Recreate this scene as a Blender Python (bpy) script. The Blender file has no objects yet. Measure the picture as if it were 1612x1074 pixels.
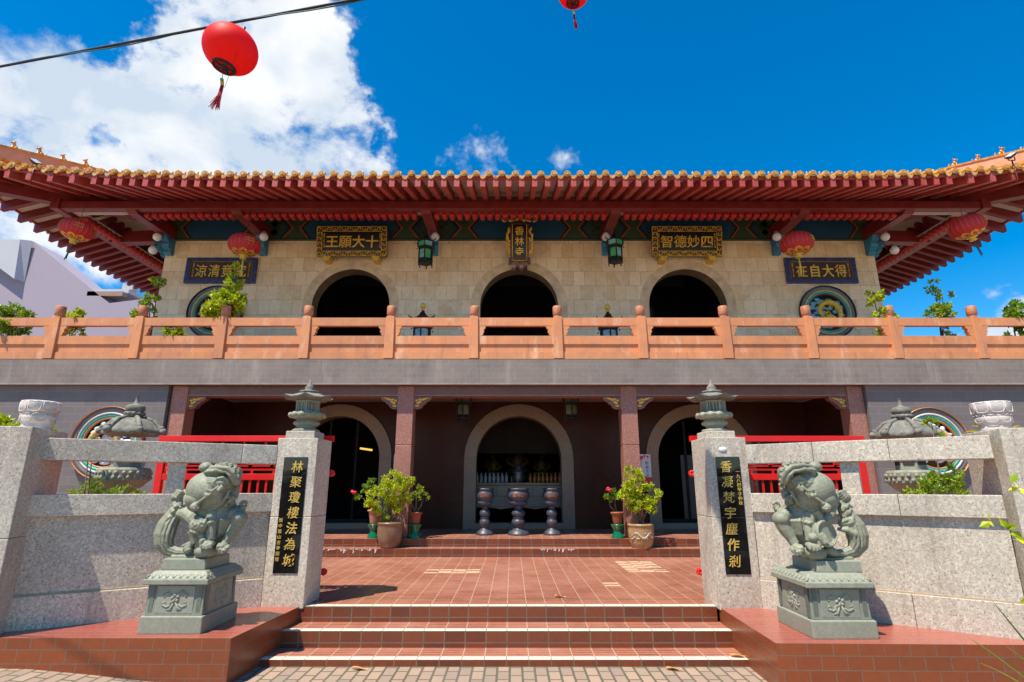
import bpy, math, random
from math import sin, cos, pi, sqrt, atan2, radians, hypot
from mathutils import Vector, Matrix, noise
random.seed(7)
SC = bpy.context.scene
COL = SC.collection
# ---------------------------------------------------------------- camera
cam = bpy.data.cameras.new('camera'); CAM = bpy.data.objects.new('camera', cam); COL.objects.link(CAM)
cam.sensor_width = 36; cam.lens = 865 * 36 / 1612; cam.clip_start = .05; cam.clip_end = 3000
CAM.location = (0, 0, 1.6); CAM.rotation_euler = (radians(90 + 14.7), 0, 0)
SC.camera = CAM
SC.view_settings.view_transform = 'Standard'; SC.view_settings.look = 'None'
SC.view_settings.exposure = 0.72; SC.view_settings.gamma = 1
# ---------------------------------------------------------------- sun and sky
SUN = Vector((-.30, -.32, .90)).normalized()
sl = bpy.data.lights.new('sun', 'SUN'); sl.energy = 4.9; sl.angle = radians(.55); sl.color = (1, .925, .80)
so = bpy.data.objects.new('sun', sl); COL.objects.link(so); so.location = (-8, -8, 20)
so.rotation_euler = (-SUN).to_track_quat('-Z', 'Y').to_euler()
wd = bpy.data.worlds.new('World'); SC.world = wd; wd.use_nodes = True
def build_world():
    nt = wd.node_tree; N = nt.nodes; L = nt.links; N.clear()
    out = N.new('ShaderNodeOutputWorld'); bg = N.new('ShaderNodeBackground'); bg.inputs[1].default_value = .1
    L.new(bg.outputs[0], out.inputs[0])
    sky = N.new('ShaderNodeTexSky'); sky.sky_type = 'NISHITA'; sky.sun_disc = False
    sky.sun_elevation = math.asin(SUN.z); sky.sun_rotation = atan2(SUN.x, SUN.y)
    sky.air_density = 1.0; sky.dust_density = .15; sky.ozone_density = 2.5
    hs = N.new('ShaderNodeHueSaturation'); hs.inputs['Hue'].default_value = .497; hs.inputs['Saturation'].default_value = 1.55; hs.inputs['Value'].default_value = 1.15
    L.new(sky.outputs[0], hs.inputs['Color'])
    tc = N.new('ShaderNodeTexCoord')
    nrm = N.new('ShaderNodeVectorMath'); nrm.operation = 'NORMALIZE'; L.new(tc.outputs['Generated'], nrm.inputs[0])
    D = nrm.outputs[0]
    def fbm(scale, det, off, dist=0., rough=.55):
        mp = N.new('ShaderNodeMapping'); mp.inputs['Location'].default_value = off; mp.inputs['Scale'].default_value = (1, 1, 1.35); L.new(D, mp.inputs[0])
        n = N.new('ShaderNodeTexNoise'); n.inputs['Scale'].default_value = scale; n.inputs['Detail'].default_value = det
        n.inputs['Roughness'].default_value = rough; n.inputs['Distortion'].default_value = dist; L.new(mp.outputs[0], n.inputs[0]); return n.outputs[0]
    def mth(op, a, b=None, c=None, clamp=False):
        m = N.new('ShaderNodeMath'); m.operation = op; m.use_clamp = clamp
        for i, x in enumerate((a, b, c)):
            if x is None: continue
            if isinstance(x, (int, float)): m.inputs[i].default_value = x
            else: L.new(x, m.inputs[i])
        return m.outputs[0]
    # cumulus heaps: direction, radius, weight
    blobs = [((-.36, .69, .63), .11, 1.), ((-.45, .71, .54), .14, 1.), ((-.345, .765, .545), .12, 1.), ((-.57, .64, .51), .12, .62),
             ((-.285, .80, .53), .085, .9), ((-.38, .64, .67), .09, .9), ((-.67, .58, .46), .10, .50), ((-.548, .595, .588), .085, -.75), ((-.565, .687, .457), .035, -.8), ((-.26, .72, .645), .05, -.5), ((-.62, .70, .36), .11, .5), ((-.44, .77, .46), .16, .9),
             ((.69, .70, .195), .07, 1.), ((.78, .61, .10), .11, 1.), ((-.045, .835, .54), .06, .50), ((.0, .84, .55), .04, .46), ((.091, .823, .56), .045, .46), ((.66, .60, .47), .08, .22),
             ((-.80, .5, .32), .2, .8), ((.75, -.45, .3), .2, .7)]
    wn = N.new('ShaderNodeTexNoise'); wn.inputs['Scale'].default_value = 8.; wn.inputs['Detail'].default_value = 5; wn.inputs['Roughness'].default_value = .6; L.new(D, wn.inputs[0])
    w1 = N.new('ShaderNodeVectorMath'); w1.operation = 'SUBTRACT'; L.new(wn.outputs['Color'], w1.inputs[0]); w1.inputs[1].default_value = (.5, .5, .5)
    w2 = N.new('ShaderNodeVectorMath'); w2.operation = 'MULTIPLY_ADD'; L.new(w1.outputs[0], w2.inputs[0]); w2.inputs[1].default_value = (.26, .2, .17); L.new(D, w2.inputs[2]); DW = w2.outputs[0]      # ragged cloud edges
    tot = None
    for d, r, w in blobs:
        d = Vector(d).normalized()
        ds = N.new('ShaderNodeVectorMath'); ds.operation = 'DISTANCE'; L.new(DW, ds.inputs[0]); ds.inputs[1].default_value = d
        f = mth('MULTIPLY', mth('POWER', 2.718, mth('MULTIPLY', mth('POWER', mth('DIVIDE', ds.outputs['Value'], r), 2.), -1.)), w)
        tot = f if tot is None else mth('MAXIMUM', tot, f) if 0 < w < .6 else mth('ADD', tot, f)
    tot = mth('MAXIMUM', mth('MINIMUM', tot, .80), 0.)
    n1 = fbm(5.0, 10, (3.1, 1.7, .4), .3, .62); n2 = fbm(15, 9, (.3, 4.2, 7.7), .2, .65)
    amp = mth('MINIMUM', mth('ADD', mth('MULTIPLY', tot, 1.5), .02), 1.)
    dens = mth('ADD', tot, mth('MULTIPLY', amp, mth('ADD', mth('MULTIPLY', mth('SUBTRACT', n1, .5), 2.3), mth('MULTIPLY', mth('SUBTRACT', n2, .5), .85))))
    mr = N.new('ShaderNodeMapRange'); mr.interpolation_type = 'SMOOTHSTEP'; mr.inputs['From Min'].default_value = .30; mr.inputs['From Max'].default_value = .72
    L.new(dens, mr.inputs[0])
    shade = N.new('ShaderNodeMapRange'); shade.inputs['From Min'].default_value = .38; shade.inputs['From Max'].default_value = .60; L.new(fbm(6.5, 8, (9.3, 2.2, 1.1), .3), shade.inputs[0])
    ramp = N.new('ShaderNodeMix'); ramp.data_type = 'RGBA'; L.new(shade.outputs[0], ramp.inputs['Factor'])
    ramp.inputs['A'].default_value = (4.0, 4.65, 5.4, 1); ramp.inputs['B'].default_value = (6.2, 6.3, 6.4, 1)
    mix = N.new('ShaderNodeMix'); mix.data_type = 'RGBA'; L.new(mth('MULTIPLY', mr.outputs[0], .97), mix.inputs['Factor'])
    L.new(hs.outputs[0], mix.inputs['A']); L.new(ramp.outputs['Result'], mix.inputs['B']); L.new(mix.outputs['Result'], bg.inputs[0])
build_world()

# ---------------------------------------------------------------- helpers
def lin(h):
    h = h.lstrip('#'); v = [int(h[i:i + 2], 16) / 255 for i in (0, 2, 4)]
    return tuple(x / 12.92 if x <= .04045 else ((x + .055) / 1.055) ** 2.4 for x in v) + (1,)
def C4(c): return lin(c) if isinstance(c, str) else tuple(c) + (1,) * (4 - len(c))
class G:                                     # small node-graph builder
    def __init__(s, name, rough=.6, metal=0., spec=.5):
        s.m = bpy.data.materials.new(name); s.m.use_nodes = True; s.N = s.m.node_tree.nodes; s.L = s.m.node_tree.links
        s.b = s.N['Principled BSDF']; s.b.inputs['Roughness'].default_value = rough; s.b.inputs['Metallic'].default_value = metal
        s.b.inputs['Specular IOR Level'].default_value = spec
        s.tc = s.N.new('ShaderNodeTexCoord'); s.P = s.tc.outputs['Object']
    def link(s, a, b): s.L.new(a, b)
    def node(s, t, **k):
        n = s.N.new('ShaderNode' + t)
        for a, v in k.items():
            if a.startswith('_'): setattr(n, a[1:], v)
            else: n.inputs[a.replace('__', ' ')].default_value = v
        return n
    def noise(s, scale, det=4, rough=.55, vec=None, dist=0.):
        n = s.node('TexNoise', Scale=scale, Detail=det, Roughness=rough, Distortion=dist); s.link(vec or s.P, n.inputs[0]); return n.outputs[0]
    def rng(s, f, a, b, c=0., d=1.):
        n = s.N.new('ShaderNodeMapRange'); n.inputs[1].default_value = a; n.inputs[2].default_value = b; n.inputs[3].default_value = c; n.inputs[4].default_value = d
        s.link(f, n.inputs[0]); return n.outputs[0]
    def mix(s, f, a, b, mode='MIX'):
        n = s.N.new('ShaderNodeMix'); n.data_type = 'RGBA'; n.blend_type = mode
        for sock, v in (('Factor', f), ('A', a), ('B', b)):
            i = n.inputs[sock]
            if isinstance(v, bpy.types.NodeSocket): s.link(v, i)
            elif sock == 'Factor': i.default_value = v
            else: i.default_value = C4(v)
        return n.outputs['Result']
    def math(s, op, a, b=0.):
        n = s.N.new('ShaderNodeMath'); n.operation = op
        for i, x in enumerate((a, b)):
            if isinstance(x, (int, float)): n.inputs[i].default_value = x
            else: s.link(x, n.inputs[i])
        return n.outputs[0]
    def axes(s, ax):                         # pick two object axes as a 2-D vector
        sp = s.N.new('ShaderNodeSeparateXYZ'); s.link(s.P, sp.inputs[0]); cb = s.N.new('ShaderNodeCombineXYZ')
        s.link(sp.outputs['xyz'.index(ax[0])], cb.inputs[0]); s.link(sp.outputs['xyz'.index(ax[1])], cb.inputs[1]); return cb.outputs[0]
    def vary(s, c, a):                       # every separate piece a little lighter or darker than the next
        r = s.rng(s.node('ObjectInfo').outputs['Random'], 0, 1, 1 - a, 1 + a); n = s.N.new('ShaderNodeVectorMath'); n.operation = 'SCALE'; s.link(c, n.inputs[0]); s.link(r, n.inputs['Scale']); return n.outputs[0]
    def color(s, c):
        i = s.b.inputs['Base Color']
        if isinstance(c, bpy.types.NodeSocket): s.link(c, i)
        else: i.default_value = C4(c)
        return s
    def bump(s, h, st=.3, d=.01):
        n = s.N.new('ShaderNodeBump'); n.inputs['Strength'].default_value = st; n.inputs['Distance'].default_value = d; s.link(h, n.inputs['Height']); s.link(n.outputs[0], s.b.inputs['Normal']); return s
    def rough(s, f, a, b): s.link(s.rng(f, .3, .7, a, b), s.b.inputs['Roughness']); return s
def streaks(g, c, col, amt, fx=7., fz=.45):     # rain streaks running down a wall
    mp = g.node('Mapping'); mp.inputs['Scale'].default_value = (fx, fx, fz); g.link(g.P, mp.inputs[0])
    n = g.noise(1., 7, .7, mp.outputs[0]); return g.mix(g.rng(n, .54, .74, 0, amt), c, col)
def paint(name, c, rough=.5, var=.25, scale=6., metal=0., bump=.15, spec=.5, c2=None, rain=None):
    g = G(name, rough, metal, spec); c = C4(c); d = C4(c2) if c2 else tuple(x * (1 - var) for x in c[:3]) + (1,)
    n = g.noise(scale, 6, .6); k = g.mix(g.rng(n, .35, .65), d, c)
    for q in rain or (): k = streaks(g, k, *q)
    g.color(g.vary(k, .09)); g.bump(g.noise(scale * 7, 4), bump, .004); g.rough(n, rough * .85, min(1, rough * 1.2)); return g.m
def granite(name, base, dark, light, scale=70, rough=.6, amt=1., stain=.25, rain=None):
    g = G(name, rough); v = g.noise(scale, 3, .7); w = g.noise(scale * .55, 2, .6); st = g.noise(1.6, 6, .65)
    c = g.mix(g.rng(w, .46, .62, 0, amt), base, light); c = g.mix(g.rng(v, .56, .66, 0, amt), c, dark)
    k = g.rng(st, .4, .72, 0, stain); c = g.mix(k, c, tuple(x * .5 for x in C4(base)[:3]))
    for q in rain or (): c = streaks(g, c, *q)
    g.color(g.vary(c, .09)); g.bump(v, .12, .003); g.rough(st, rough * .8, min(1, rough * 1.25)); return g.m
def tiles(name, ax, w, h, c1, c2, mortar, ms=.006, off=.5, rough=.45, loc=(0, 0), dirt=.35, dirtc=None, veins=None, bump=.5, bias=0., spec=.5, rain=None):
    g = G(name, rough, 0., spec); mp = g.node('Mapping'); mp.inputs['Location'].default_value = (loc[0], loc[1], 0); g.link(g.axes(ax), mp.inputs[0])
    b = g.node('TexBrick', _offset=off, Scale=1., Brick__Width=w, Row__Height=h, Mortar__Size=ms, Mortar__Smooth=.1, Bias=bias)
    b.inputs['Color1'].default_value = C4(c1); b.inputs['Color2'].default_value = C4(c2); b.inputs['Mortar'].default_value = C4(mortar); g.link(mp.outputs[0], b.inputs[0])
    st = g.noise(1.3, 8, .65); fi = g.noise(22, 4, .6); c = b.outputs['Color']
    if veins:
        vn = g.noise(3.2, 8, .62, dist=1.2); c = g.mix(g.rng(vn, .42, .68, 0, .6), c, veins)
    d = C4(dirtc) if dirtc else tuple(x * .45 for x in C4(c1)[:3]) + (1,)
    c = g.mix(g.rng(st, .42, .8, 0, dirt), c, d); c = g.mix(g.rng(fi, .45, .75, 0, .22), c, d)
    for q in rain or (): c = streaks(g, c, *q)
    g.color(c); g.bump(b.outputs['Fac'], -bump, .004); g.rough(st, rough * .75, min(1, rough * 1.4)); return g.m

class MB:
    def __init__(s, T=None): s.v = []; s.f = []; s.mi = []; s.sm = []; s.T = T or Matrix()
    def add(s, vs, fs, m=0, smooth=False, T=None):
        T = s.T @ T if T else s.T; o = len(s.v); s.v += [T @ Vector(p) for p in vs]
        for f in fs: s.f.append([i + o for i in f]); s.mi.append(m); s.sm.append(smooth)
        return s
    def box(s, x0, x1, y0, y1, z0, z1, m=0, T=None):
        return s.add([(x0, y0, z0), (x1, y0, z0), (x1, y1, z0), (x0, y1, z0), (x0, y0, z1), (x1, y0, z1), (x1, y1, z1), (x0, y1, z1)],
                     [(3, 2, 1, 0), (4, 5, 6, 7), (0, 1, 5, 4), (1, 2, 6, 5), (2, 3, 7, 6), (3, 0, 4, 7)], m, False, T)
    def frus(s, x0, x1, y0, y1, z0, a, z1, m=0, b=None):      # box tapering by a (bottom grow) at z0
        b = a if b is None else b
        return s.add([(x0 - a, y0 - b, z0), (x1 + a, y0 - b, z0), (x1 + a, y1 + b, z0), (x0 - a, y1 + b, z0), (x0, y0, z1), (x1, y0, z1), (x1, y1, z1), (x0, y1, z1)],
                     [(3, 2, 1, 0), (4, 5, 6, 7), (0, 1, 5, 4), (1, 2, 6, 5), (2, 3, 7, 6), (3, 0, 4, 7)], m)
    def prism(s, pts, y0, y1, m=0, T=None):                   # outline in x,z (counter-clockwise seen from -y), extruded along y
        n = len(pts); vs = [(x, y0, z) for x, z in pts] + [(x, y1, z) for x, z in pts]
        return s.add(vs, [tuple(range(n)), tuple(range(2 * n - 1, n - 1, -1))] + [(i, n + i, n + (i + 1) % n, (i + 1) % n) for i in range(n)], m, False, T)
    def lathe(s, prof, cx=0, cy=0, n=20, m=0, z=0, smooth=True, T=None, rot=0., sc=1.):
        vs = []; fs = []
        for r, h in prof:
            for k in range(n): a = 2 * pi * k / n + rot; vs.append((cx + sc * r * cos(a), cy + sc * r * sin(a), z + sc * h))
        for i in range(len(prof) - 1):
            for k in range(n): a = i * n + k; b = i * n + (k + 1) % n; fs.append((a, b, b + n, a + n))
        fs.append(tuple(range(n - 1, -1, -1))); fs.append(tuple((len(prof) - 1) * n + k for k in range(n)))
        return s.add(vs, fs, m, smooth, T)
    def tube(s, pts, rad, n=8, m=0, smooth=True, T=None, flat=1.):
        pts = [Vector(p) for p in pts]; rs = rad if isinstance(rad, (list, tuple)) else [rad] * len(pts); vs = []; fs = []; up = None
        for i, p in enumerate(pts):
            t = (pts[min(i + 1, len(pts) - 1)] - pts[max(i - 1, 0)]).normalized()
            if up is None: up = Vector((0, 0, 1)) if abs(t.z) < .9 else Vector((0, 1, 0))
            u = (up - t * up.dot(t)).normalized(); w = t.cross(u); up = u
            for k in range(n): a = 2 * pi * k / n + pi / n; vs.append(p + (u * cos(a) * flat + w * sin(a)) * rs[i])
        for i in range(len(pts) - 1):
            for k in range(n): a = i * n + k; b = i * n + (k + 1) % n; fs.append((a, b, b + n, a + n))
        fs.append(tuple(range(n - 1, -1, -1))); fs.append(tuple((len(pts) - 1) * n + k for k in range(n)))
        return s.add(vs, fs, m, smooth, T)
    def ell(s, c, r, n=14, m=0, R=None, T=None, smooth=True):
        r = (r,) * 3 if isinstance(r, (int, float)) else r; k = max(6, n * 2 // 3); vs = [(0, 0, -1)]; fs = []
        for i in range(1, k):
            a = -pi / 2 + pi * i / k
            for j in range(n): b = 2 * pi * j / n; vs.append((cos(a) * cos(b), cos(a) * sin(b), sin(a)))
        vs.append((0, 0, 1)); e = len(vs) - 1
        for j in range(n): fs.append((0, 1 + (j + 1) % n, 1 + j)); fs.append((e, e - n + j, e - n + (j + 1) % n))
        for i in range(k - 2):
            for j in range(n): a = 1 + i * n + j; b = 1 + i * n + (j + 1) % n; fs.append((a, b, b + n, a + n))
        R = R or Matrix.Identity(3); c = Vector(c)
        return s.add([c + R @ Vector((p[0] * r[0], p[1] * r[1], p[2] * r[2])) for p in vs], fs, m, smooth, T)
    def mesh(s, name, mats, org=Vector()):
        me = bpy.data.meshes.new(name); me.from_pydata([p - org for p in s.v], [], s.f); me.polygons.foreach_set('material_index', s.mi); me.polygons.foreach_set('use_smooth', s.sm)
        for m in (mats if isinstance(mats, (list, tuple)) else [mats]): me.materials.append(m)
        me.validate(); me.update(); return me
    def build(s, name, mats, parent=None, bev=0., seg=2):
        o = bpy.data.objects.new(name, None) if not s.v else None
        p = parent; org = Vector()
        while p is not None: org += ORG.get(p.name, Vector()); p = p.parent
        o = bpy.data.objects.new(name, s.mesh(name, mats, org)); COL.objects.link(o); ORG[o.name] = Vector(); o.parent = parent
        if bev:
            b = o.modifiers.new('bevel', 'BEVEL'); b.width = bev; b.segments = seg; b.limit_method = 'ANGLE'; b.angle_limit = radians(40); b.harden_normals = False
        return o
ORG = {}
def tag(o, label=None, cat=None, group=None, kind=None):
    if label: o['label'] = label
    if cat: o['category'] = cat
    if group: o['group'] = group
    if kind: o['kind'] = kind
    return o
def thing(name, label, cat, loc, group=None):
    o = bpy.data.objects.new(name, None); COL.objects.link(o); o.location = loc; o.empty_display_size = .2; ORG[o.name] = Vector(loc)
    return tag(o, label, cat, group)
def single(mb, name, mats, loc, label, cat, group=None, bev=0.):   # a thing that is one mesh, its origin at loc
    o = bpy.data.objects.new(name, mb.mesh(name, mats, Vector(loc))); COL.objects.link(o); o.location = loc; ORG[o.name] = Vector(loc)
    if bev: b = o.modifiers.new('bevel', 'BEVEL'); b.width = bev; b.segments = 2; b.limit_method = 'ANGLE'
    return tag(o, label, cat, group)
def dup(o, loc, label=None, parent=None):
    c = o.copy(); COL.objects.link(c); c.parent = parent
    if parent is None:
        c.location = loc; ORG[c.name] = Vector(loc)
        if label: c['label'] = label
    for ch in list(o.children): dup(ch, None, None, c)
    return c
_tx = {}
def glyph(ch):
    if ch not in _tx:
        cu = bpy.data.curves.new('t', 'FONT'); cu.body = ch; cu.extrude = .5; cu.offset = .011 if ch in '十大王四自林寺山中一八九子年吉古新春作城法宇佛二五甲仲香' else .002; cu.resolution_u = 3
        ob = bpy.data.objects.new('t', cu); COL.objects.link(ob); me = bpy.data.meshes.new_from_object(ob.evaluated_get(bpy.context.evaluated_depsgraph_get()))
        _tx[ch] = ([v.co.copy() for v in me.vertices], [tuple(p.vertices) for p in me.polygons]); bpy.data.objects.remove(ob); bpy.data.meshes.remove(me); bpy.data.curves.remove(cu)
    return _tx[ch]
def write(mb, ch, x, y, z, size, depth=.012, m=0, sx=1., slant=0.):   # a character centred at x,z standing in front of the plane y
    vs, fs = glyph(ch)
    mb.add([(x + ((p.x - .5) * sx + slant * (p.y - .37)) * size, y - (p.z + .5) * depth, z + (p.y - .38) * size) for p in vs], fs, m)
def arch_wall(mb, x0, x1, z0, z1, yf, yb, arches, m=0, mr=1, n=18):
    xs = x0
    def pan(a, b, c, d):
        mb.add([(a, yf, c), (b, yf, c), (b, yf, d), (a, yf, d), (a, yb, c), (b, yb, c), (b, yb, d), (a, yb, d)], [(0, 1, 2, 3), (7, 6, 5, 4)], m)
    for cx, r, zs in arches:
        pan(xs, cx - r, z0, z1)
        for k in range(n):
            a0, a1 = pi - pi * k / n, pi - pi * (k + 1) / n
            p, q = (cx + r * cos(a0), zs + r * sin(a0)), (cx + r * cos(a1), zs + r * sin(a1))
            mb.add([(p[0], yf, p[1]), (q[0], yf, q[1]), (q[0], yf, z1), (p[0], yf, z1), (p[0], yb, p[1]), (q[0], yb, q[1]), (q[0], yb, z1), (p[0], yb, z1)], [(0, 1, 2, 3), (7, 6, 5, 4)], m)
            mb.add([(p[0], yf, p[1]), (q[0], yf, q[1]), (q[0], yb, q[1]), (p[0], yb, p[1])], [(0, 3, 2, 1)], mr, True)
        for x, w in ((cx - r, 0), (cx + r, 1)):
            mb.add([(x, yf, z0), (x, yb, z0), (x, yb, zs), (x, yf, zs)], [(0, 1, 2, 3) if w else (3, 2, 1, 0)], mr)
        xs = cx + r
    pan(xs, x1, z0, z1)
def arch_ring(mb, cx, zs, r0, r1, z0, y0, y1, n=24, m=0):
    o = [(cx + r1, z0)] + [(cx + r1 * cos(pi * k / n), zs + r1 * sin(pi * k / n)) for k in range(n + 1)] + [(cx - r1, z0)]
    i = [(cx + r0, z0)] + [(cx + r0 * cos(pi * k / n), zs + r0 * sin(pi * k / n)) for k in range(n + 1)] + [(cx - r0, z0)]
    k = len(o); vs = [(x, y0, z) for x, z in o] + [(x, y0, z) for x, z in i] + [(x, y1, z) for x, z in o] + [(x, y1, z) for x, z in i]; fs = []
    for j in range(k - 1):
        fs += [(j, j + 1, k + j + 1, k + j), (j, 2 * k + j, 2 * k + j + 1, j + 1), (k + j, k + j + 1, 3 * k + j + 1, 3 * k + j)]
    fs += [(0, k, 3 * k, 2 * k), (k - 1, 3 * k - 1, 4 * k - 1, 2 * k - 1)]
    mb.add(vs, fs, m)
def leaves(mb, pts, size, m=0, spread=.9):    # folded leaf at each (point, outward direction)
    for p, d in pts:
        d = (Vector(d) + Vector((random.gauss(0, spread), random.gauss(0, spread), random.gauss(0, spread) + .25))).normalized()
        s = size * random.uniform(.65, 1.25); sd = d.cross(Vector((random.gauss(0, 1), random.gauss(0, 1), random.gauss(0, 1)))).normalized(); nn = d.cross(sd)
        p = Vector(p); w = s * .28
        mb.add([p, p + d * s * .45 + sd * w + nn * w * .45, p + d * s, p + d * s * .45 - sd * w + nn * w * .45], [(0, 1, 2), (0, 2, 3)], m, False)
# ---------------------------------------------------------------- materials
RED_T = tiles('red_split_tile', 'xy', .205, .068, (.335, .102, .052), (.245, .072, .039), (.52, .40, .31), .0034, 0, .3, (.05, 0), .5, (.46, .25, .18))
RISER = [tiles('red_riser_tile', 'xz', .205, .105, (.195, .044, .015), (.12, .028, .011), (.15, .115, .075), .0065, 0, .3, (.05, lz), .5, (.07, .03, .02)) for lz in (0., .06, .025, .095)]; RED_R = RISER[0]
RED_P = tiles('plinth_tile', 'xz', .205, .105, (.25, .06, .018), (.21, .05, .016), (.17, .11, .08), .004, .5, .3, (0, .045), .3, (.09, .03, .015))
RED_PY = tiles('plinth_side_tile', 'yz', .205, .105, (.25, .06, .018), (.21, .05, .016), (.17, .11, .08), .004, .5, .3, (0, .045), .3, (.09, .03, .015))
RED_PT = tiles('plinth_top_tile', 'xy', .62, .10, (.32, .075, .045), (.28, .065, .04), (.33, .14, .10), .003, .5, .25, (0, 0), .3, (.40, .18, .14))
NOSE = tiles('cream_nosing_tile', 'xy', .205, .6, (.76, .68, .55), (.70, .62, .50), (.26, .2, .13), .005, 0, .35, (.05, .3), .3, (.5, .4, .3))
PAVER = tiles('brick_paving', 'yx', .21, .112, (.38, .255, .175), (.27, .195, .145), (.085, .08, .045), .011, .5, .85, (0, .02), .5, (.17, .145, .12), bump=.9)
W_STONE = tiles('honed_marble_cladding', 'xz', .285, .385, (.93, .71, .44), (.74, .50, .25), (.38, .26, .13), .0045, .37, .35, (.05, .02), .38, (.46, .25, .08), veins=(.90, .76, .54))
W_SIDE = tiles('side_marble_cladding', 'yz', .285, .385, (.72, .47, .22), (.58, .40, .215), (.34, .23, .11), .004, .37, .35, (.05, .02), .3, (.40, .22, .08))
REVEAL = paint('arch_reveal_stone', (.30, .20, .11), .45, .4, 5)
VOUSS = granite('tan_granite', (.215, .155, .10), (.09, .06, .04), (.28, .205, .14), 60, .5, .7)
BROWN = tiles('brown_polished_granite', 'xz', .62, .82, (.050, .016, .0075), (.037, .012, .0065), (.07, .03, .02), .003, .0, .3, (.1, .36), .3, (.03, .01, .006), spec=.16)
BROWN_Y = paint('brown_granite_return', (.05, .016, .011), .3, .3, 30)
PINK = granite('rose_granite', (.30, .125, .085), (.11, .045, .035), (.42, .2, .15), 75, .42, .9, .15)
BEAMG = granite('dark_rose_granite', (.15, .075, .06), (.06, .03, .025), (.2, .11, .09), 60, .4, .8)
GREYT = tiles('grey_facade_tile', 'xz', .30, .10, (.205, .166, .137), (.175, .142, .118), (.27, .225, .185), .003, .5, .5, (0, .04), .42, (.31, .275, .24), rain=[((.42, .37, .32, 1), .5, 2.6, .5), ((.09, .075, .065, 1), .5, 3.7, .4)])
GREYW = tiles('dark_grey_facade_tile', 'xz', .30, .15, (.165, .14, .132), (.14, .12, .115), (.25, .215, .195), .003, .5, .5, (0, .04), .3, (.13, .11, .11))
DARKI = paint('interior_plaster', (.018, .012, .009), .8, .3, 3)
DARKW = paint('dark_timber', (.007, .005, .004), .9, .3, 8)
ORANGE = paint('orange_balustrade_render', (.64, .25, .095), .6, .16, 3.5, bump=.25, c2=(.52, .215, .10), rain=[((.78, .50, .32, 1), .75, 4., 1.2), ((.28, .11, .055, 1), .65, 6.3, .9)])
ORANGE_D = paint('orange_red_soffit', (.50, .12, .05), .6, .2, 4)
CAPP = paint('terracotta_cap', (.52, .20, .10), .6, .3, 14)
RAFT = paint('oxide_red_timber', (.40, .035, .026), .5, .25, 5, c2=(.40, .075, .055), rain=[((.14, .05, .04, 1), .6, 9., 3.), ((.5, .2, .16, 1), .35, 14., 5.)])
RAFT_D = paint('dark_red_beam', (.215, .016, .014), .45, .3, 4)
CREAM = paint('cream_soffit_board', (.62, .50, .42), .7, .15, 4)
CUPR = paint('red_drum_end', (.50, .014, .014), .4, .2, 20)
GLAZE = paint('amber_glazed_tile', (.66, .30, .022), .28, .5, 9, bump=.4, c2=(.40, .14, .015))
def worn(name):
    g = G(name, .4); r = g.node('NewGeometry').outputs['Random Per Island']; n = g.noise(14, 6, .65)
    c = g.mix(g.rng(n, .35, .65), (.30, .115, .012), (.70, .36, .03)); c = g.mix(g.math('MULTIPLY', g.rng(r, .45, 1.), g.rng(g.noise(23, 5), .4, .6)), c, (.62, .48, .26)); g.color(c); g.bump(n, .6, .006); return g.m
GLAZE_E = worn('worn_tile_end')
RIDGE = paint('salmon_ridge_render', (.62, .27, .16), .45, .25, 5, c2=(.52, .22, .09))
BLUEP = paint('blue_beam_paint', (.012, .075, .14), .5, .25, 5)
GREENP = paint('green_beam_paint', (.045, .085, .035), .5, .25, 5)
ORP = paint('vermilion_line_paint', (.38, .07, .03), .5, .2, 8)
BLK = paint('black_line_paint', (.012, .012, .014), .5, .2, 8)
BLUEB = paint('blue_bracket_paint', (.03, .22, .36), .45, .25, 9)
GOLD = paint('gold_leaf', (.86, .53, .06), .4, .35, 30, .2, .3)
GOLDP = paint('gold_paint', (.86, .55, .07), .45, .3, 25, .1, .3)
WHITE = paint('white_render', (.74, .72, .72), .7, .06, 2)
GLASS_W = paint('opal_glass', (.82, .80, .78), .15, .05, 3)
IRON = paint('black_iron', (.02, .02, .022), .45, .3, 20, .4)
# ---------------------------------------------------------------- ground
def sst(a, b, x): t = max(0, min(1, (x - a) / (b - a))); return t * t * (3 - 2 * t)
g = MB(); xs = [-900, -60, -12] + [-8 + .5 * i for i in range(33)] + [12, 60, 900]; ys = [-600, -40, -6] + [-3 + .5 * i for i in range(18)] + [9, 40, 900]
vs = [(x, y, .135 * sst(-2.3, -4.3, x) * (1 - sst(7, 12, y))) for y in ys for x in xs]; nx = len(xs)
g.add(vs, [(j * nx + i, j * nx + i + 1, (j + 1) * nx + i + 1, (j + 1) * nx + i) for j in range(len(ys) - 1) for i in range(nx - 1)], 0, True)
tag(g.build('ground', PAVER), kind='structure')
ZL = .36
c = MB(); c.box(-2.16, 2.16, 6.33, 10.47, .05, ZL); c.box(-11.5, -2.16, 6.62, 10.47, .05, ZL - .004); c.box(2.16, 11.5, 6.62, 10.47, .05, ZL - .004); c.box(-11.5, -6.6, 10.47, 10.95, .05, ZL - .004); c.box(7.0, 11.5, 10.47, 10.95, .05, ZL - .004)
tag(c.build('courtyard_floor', [RED_T]), kind='structure')
st = MB()
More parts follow.
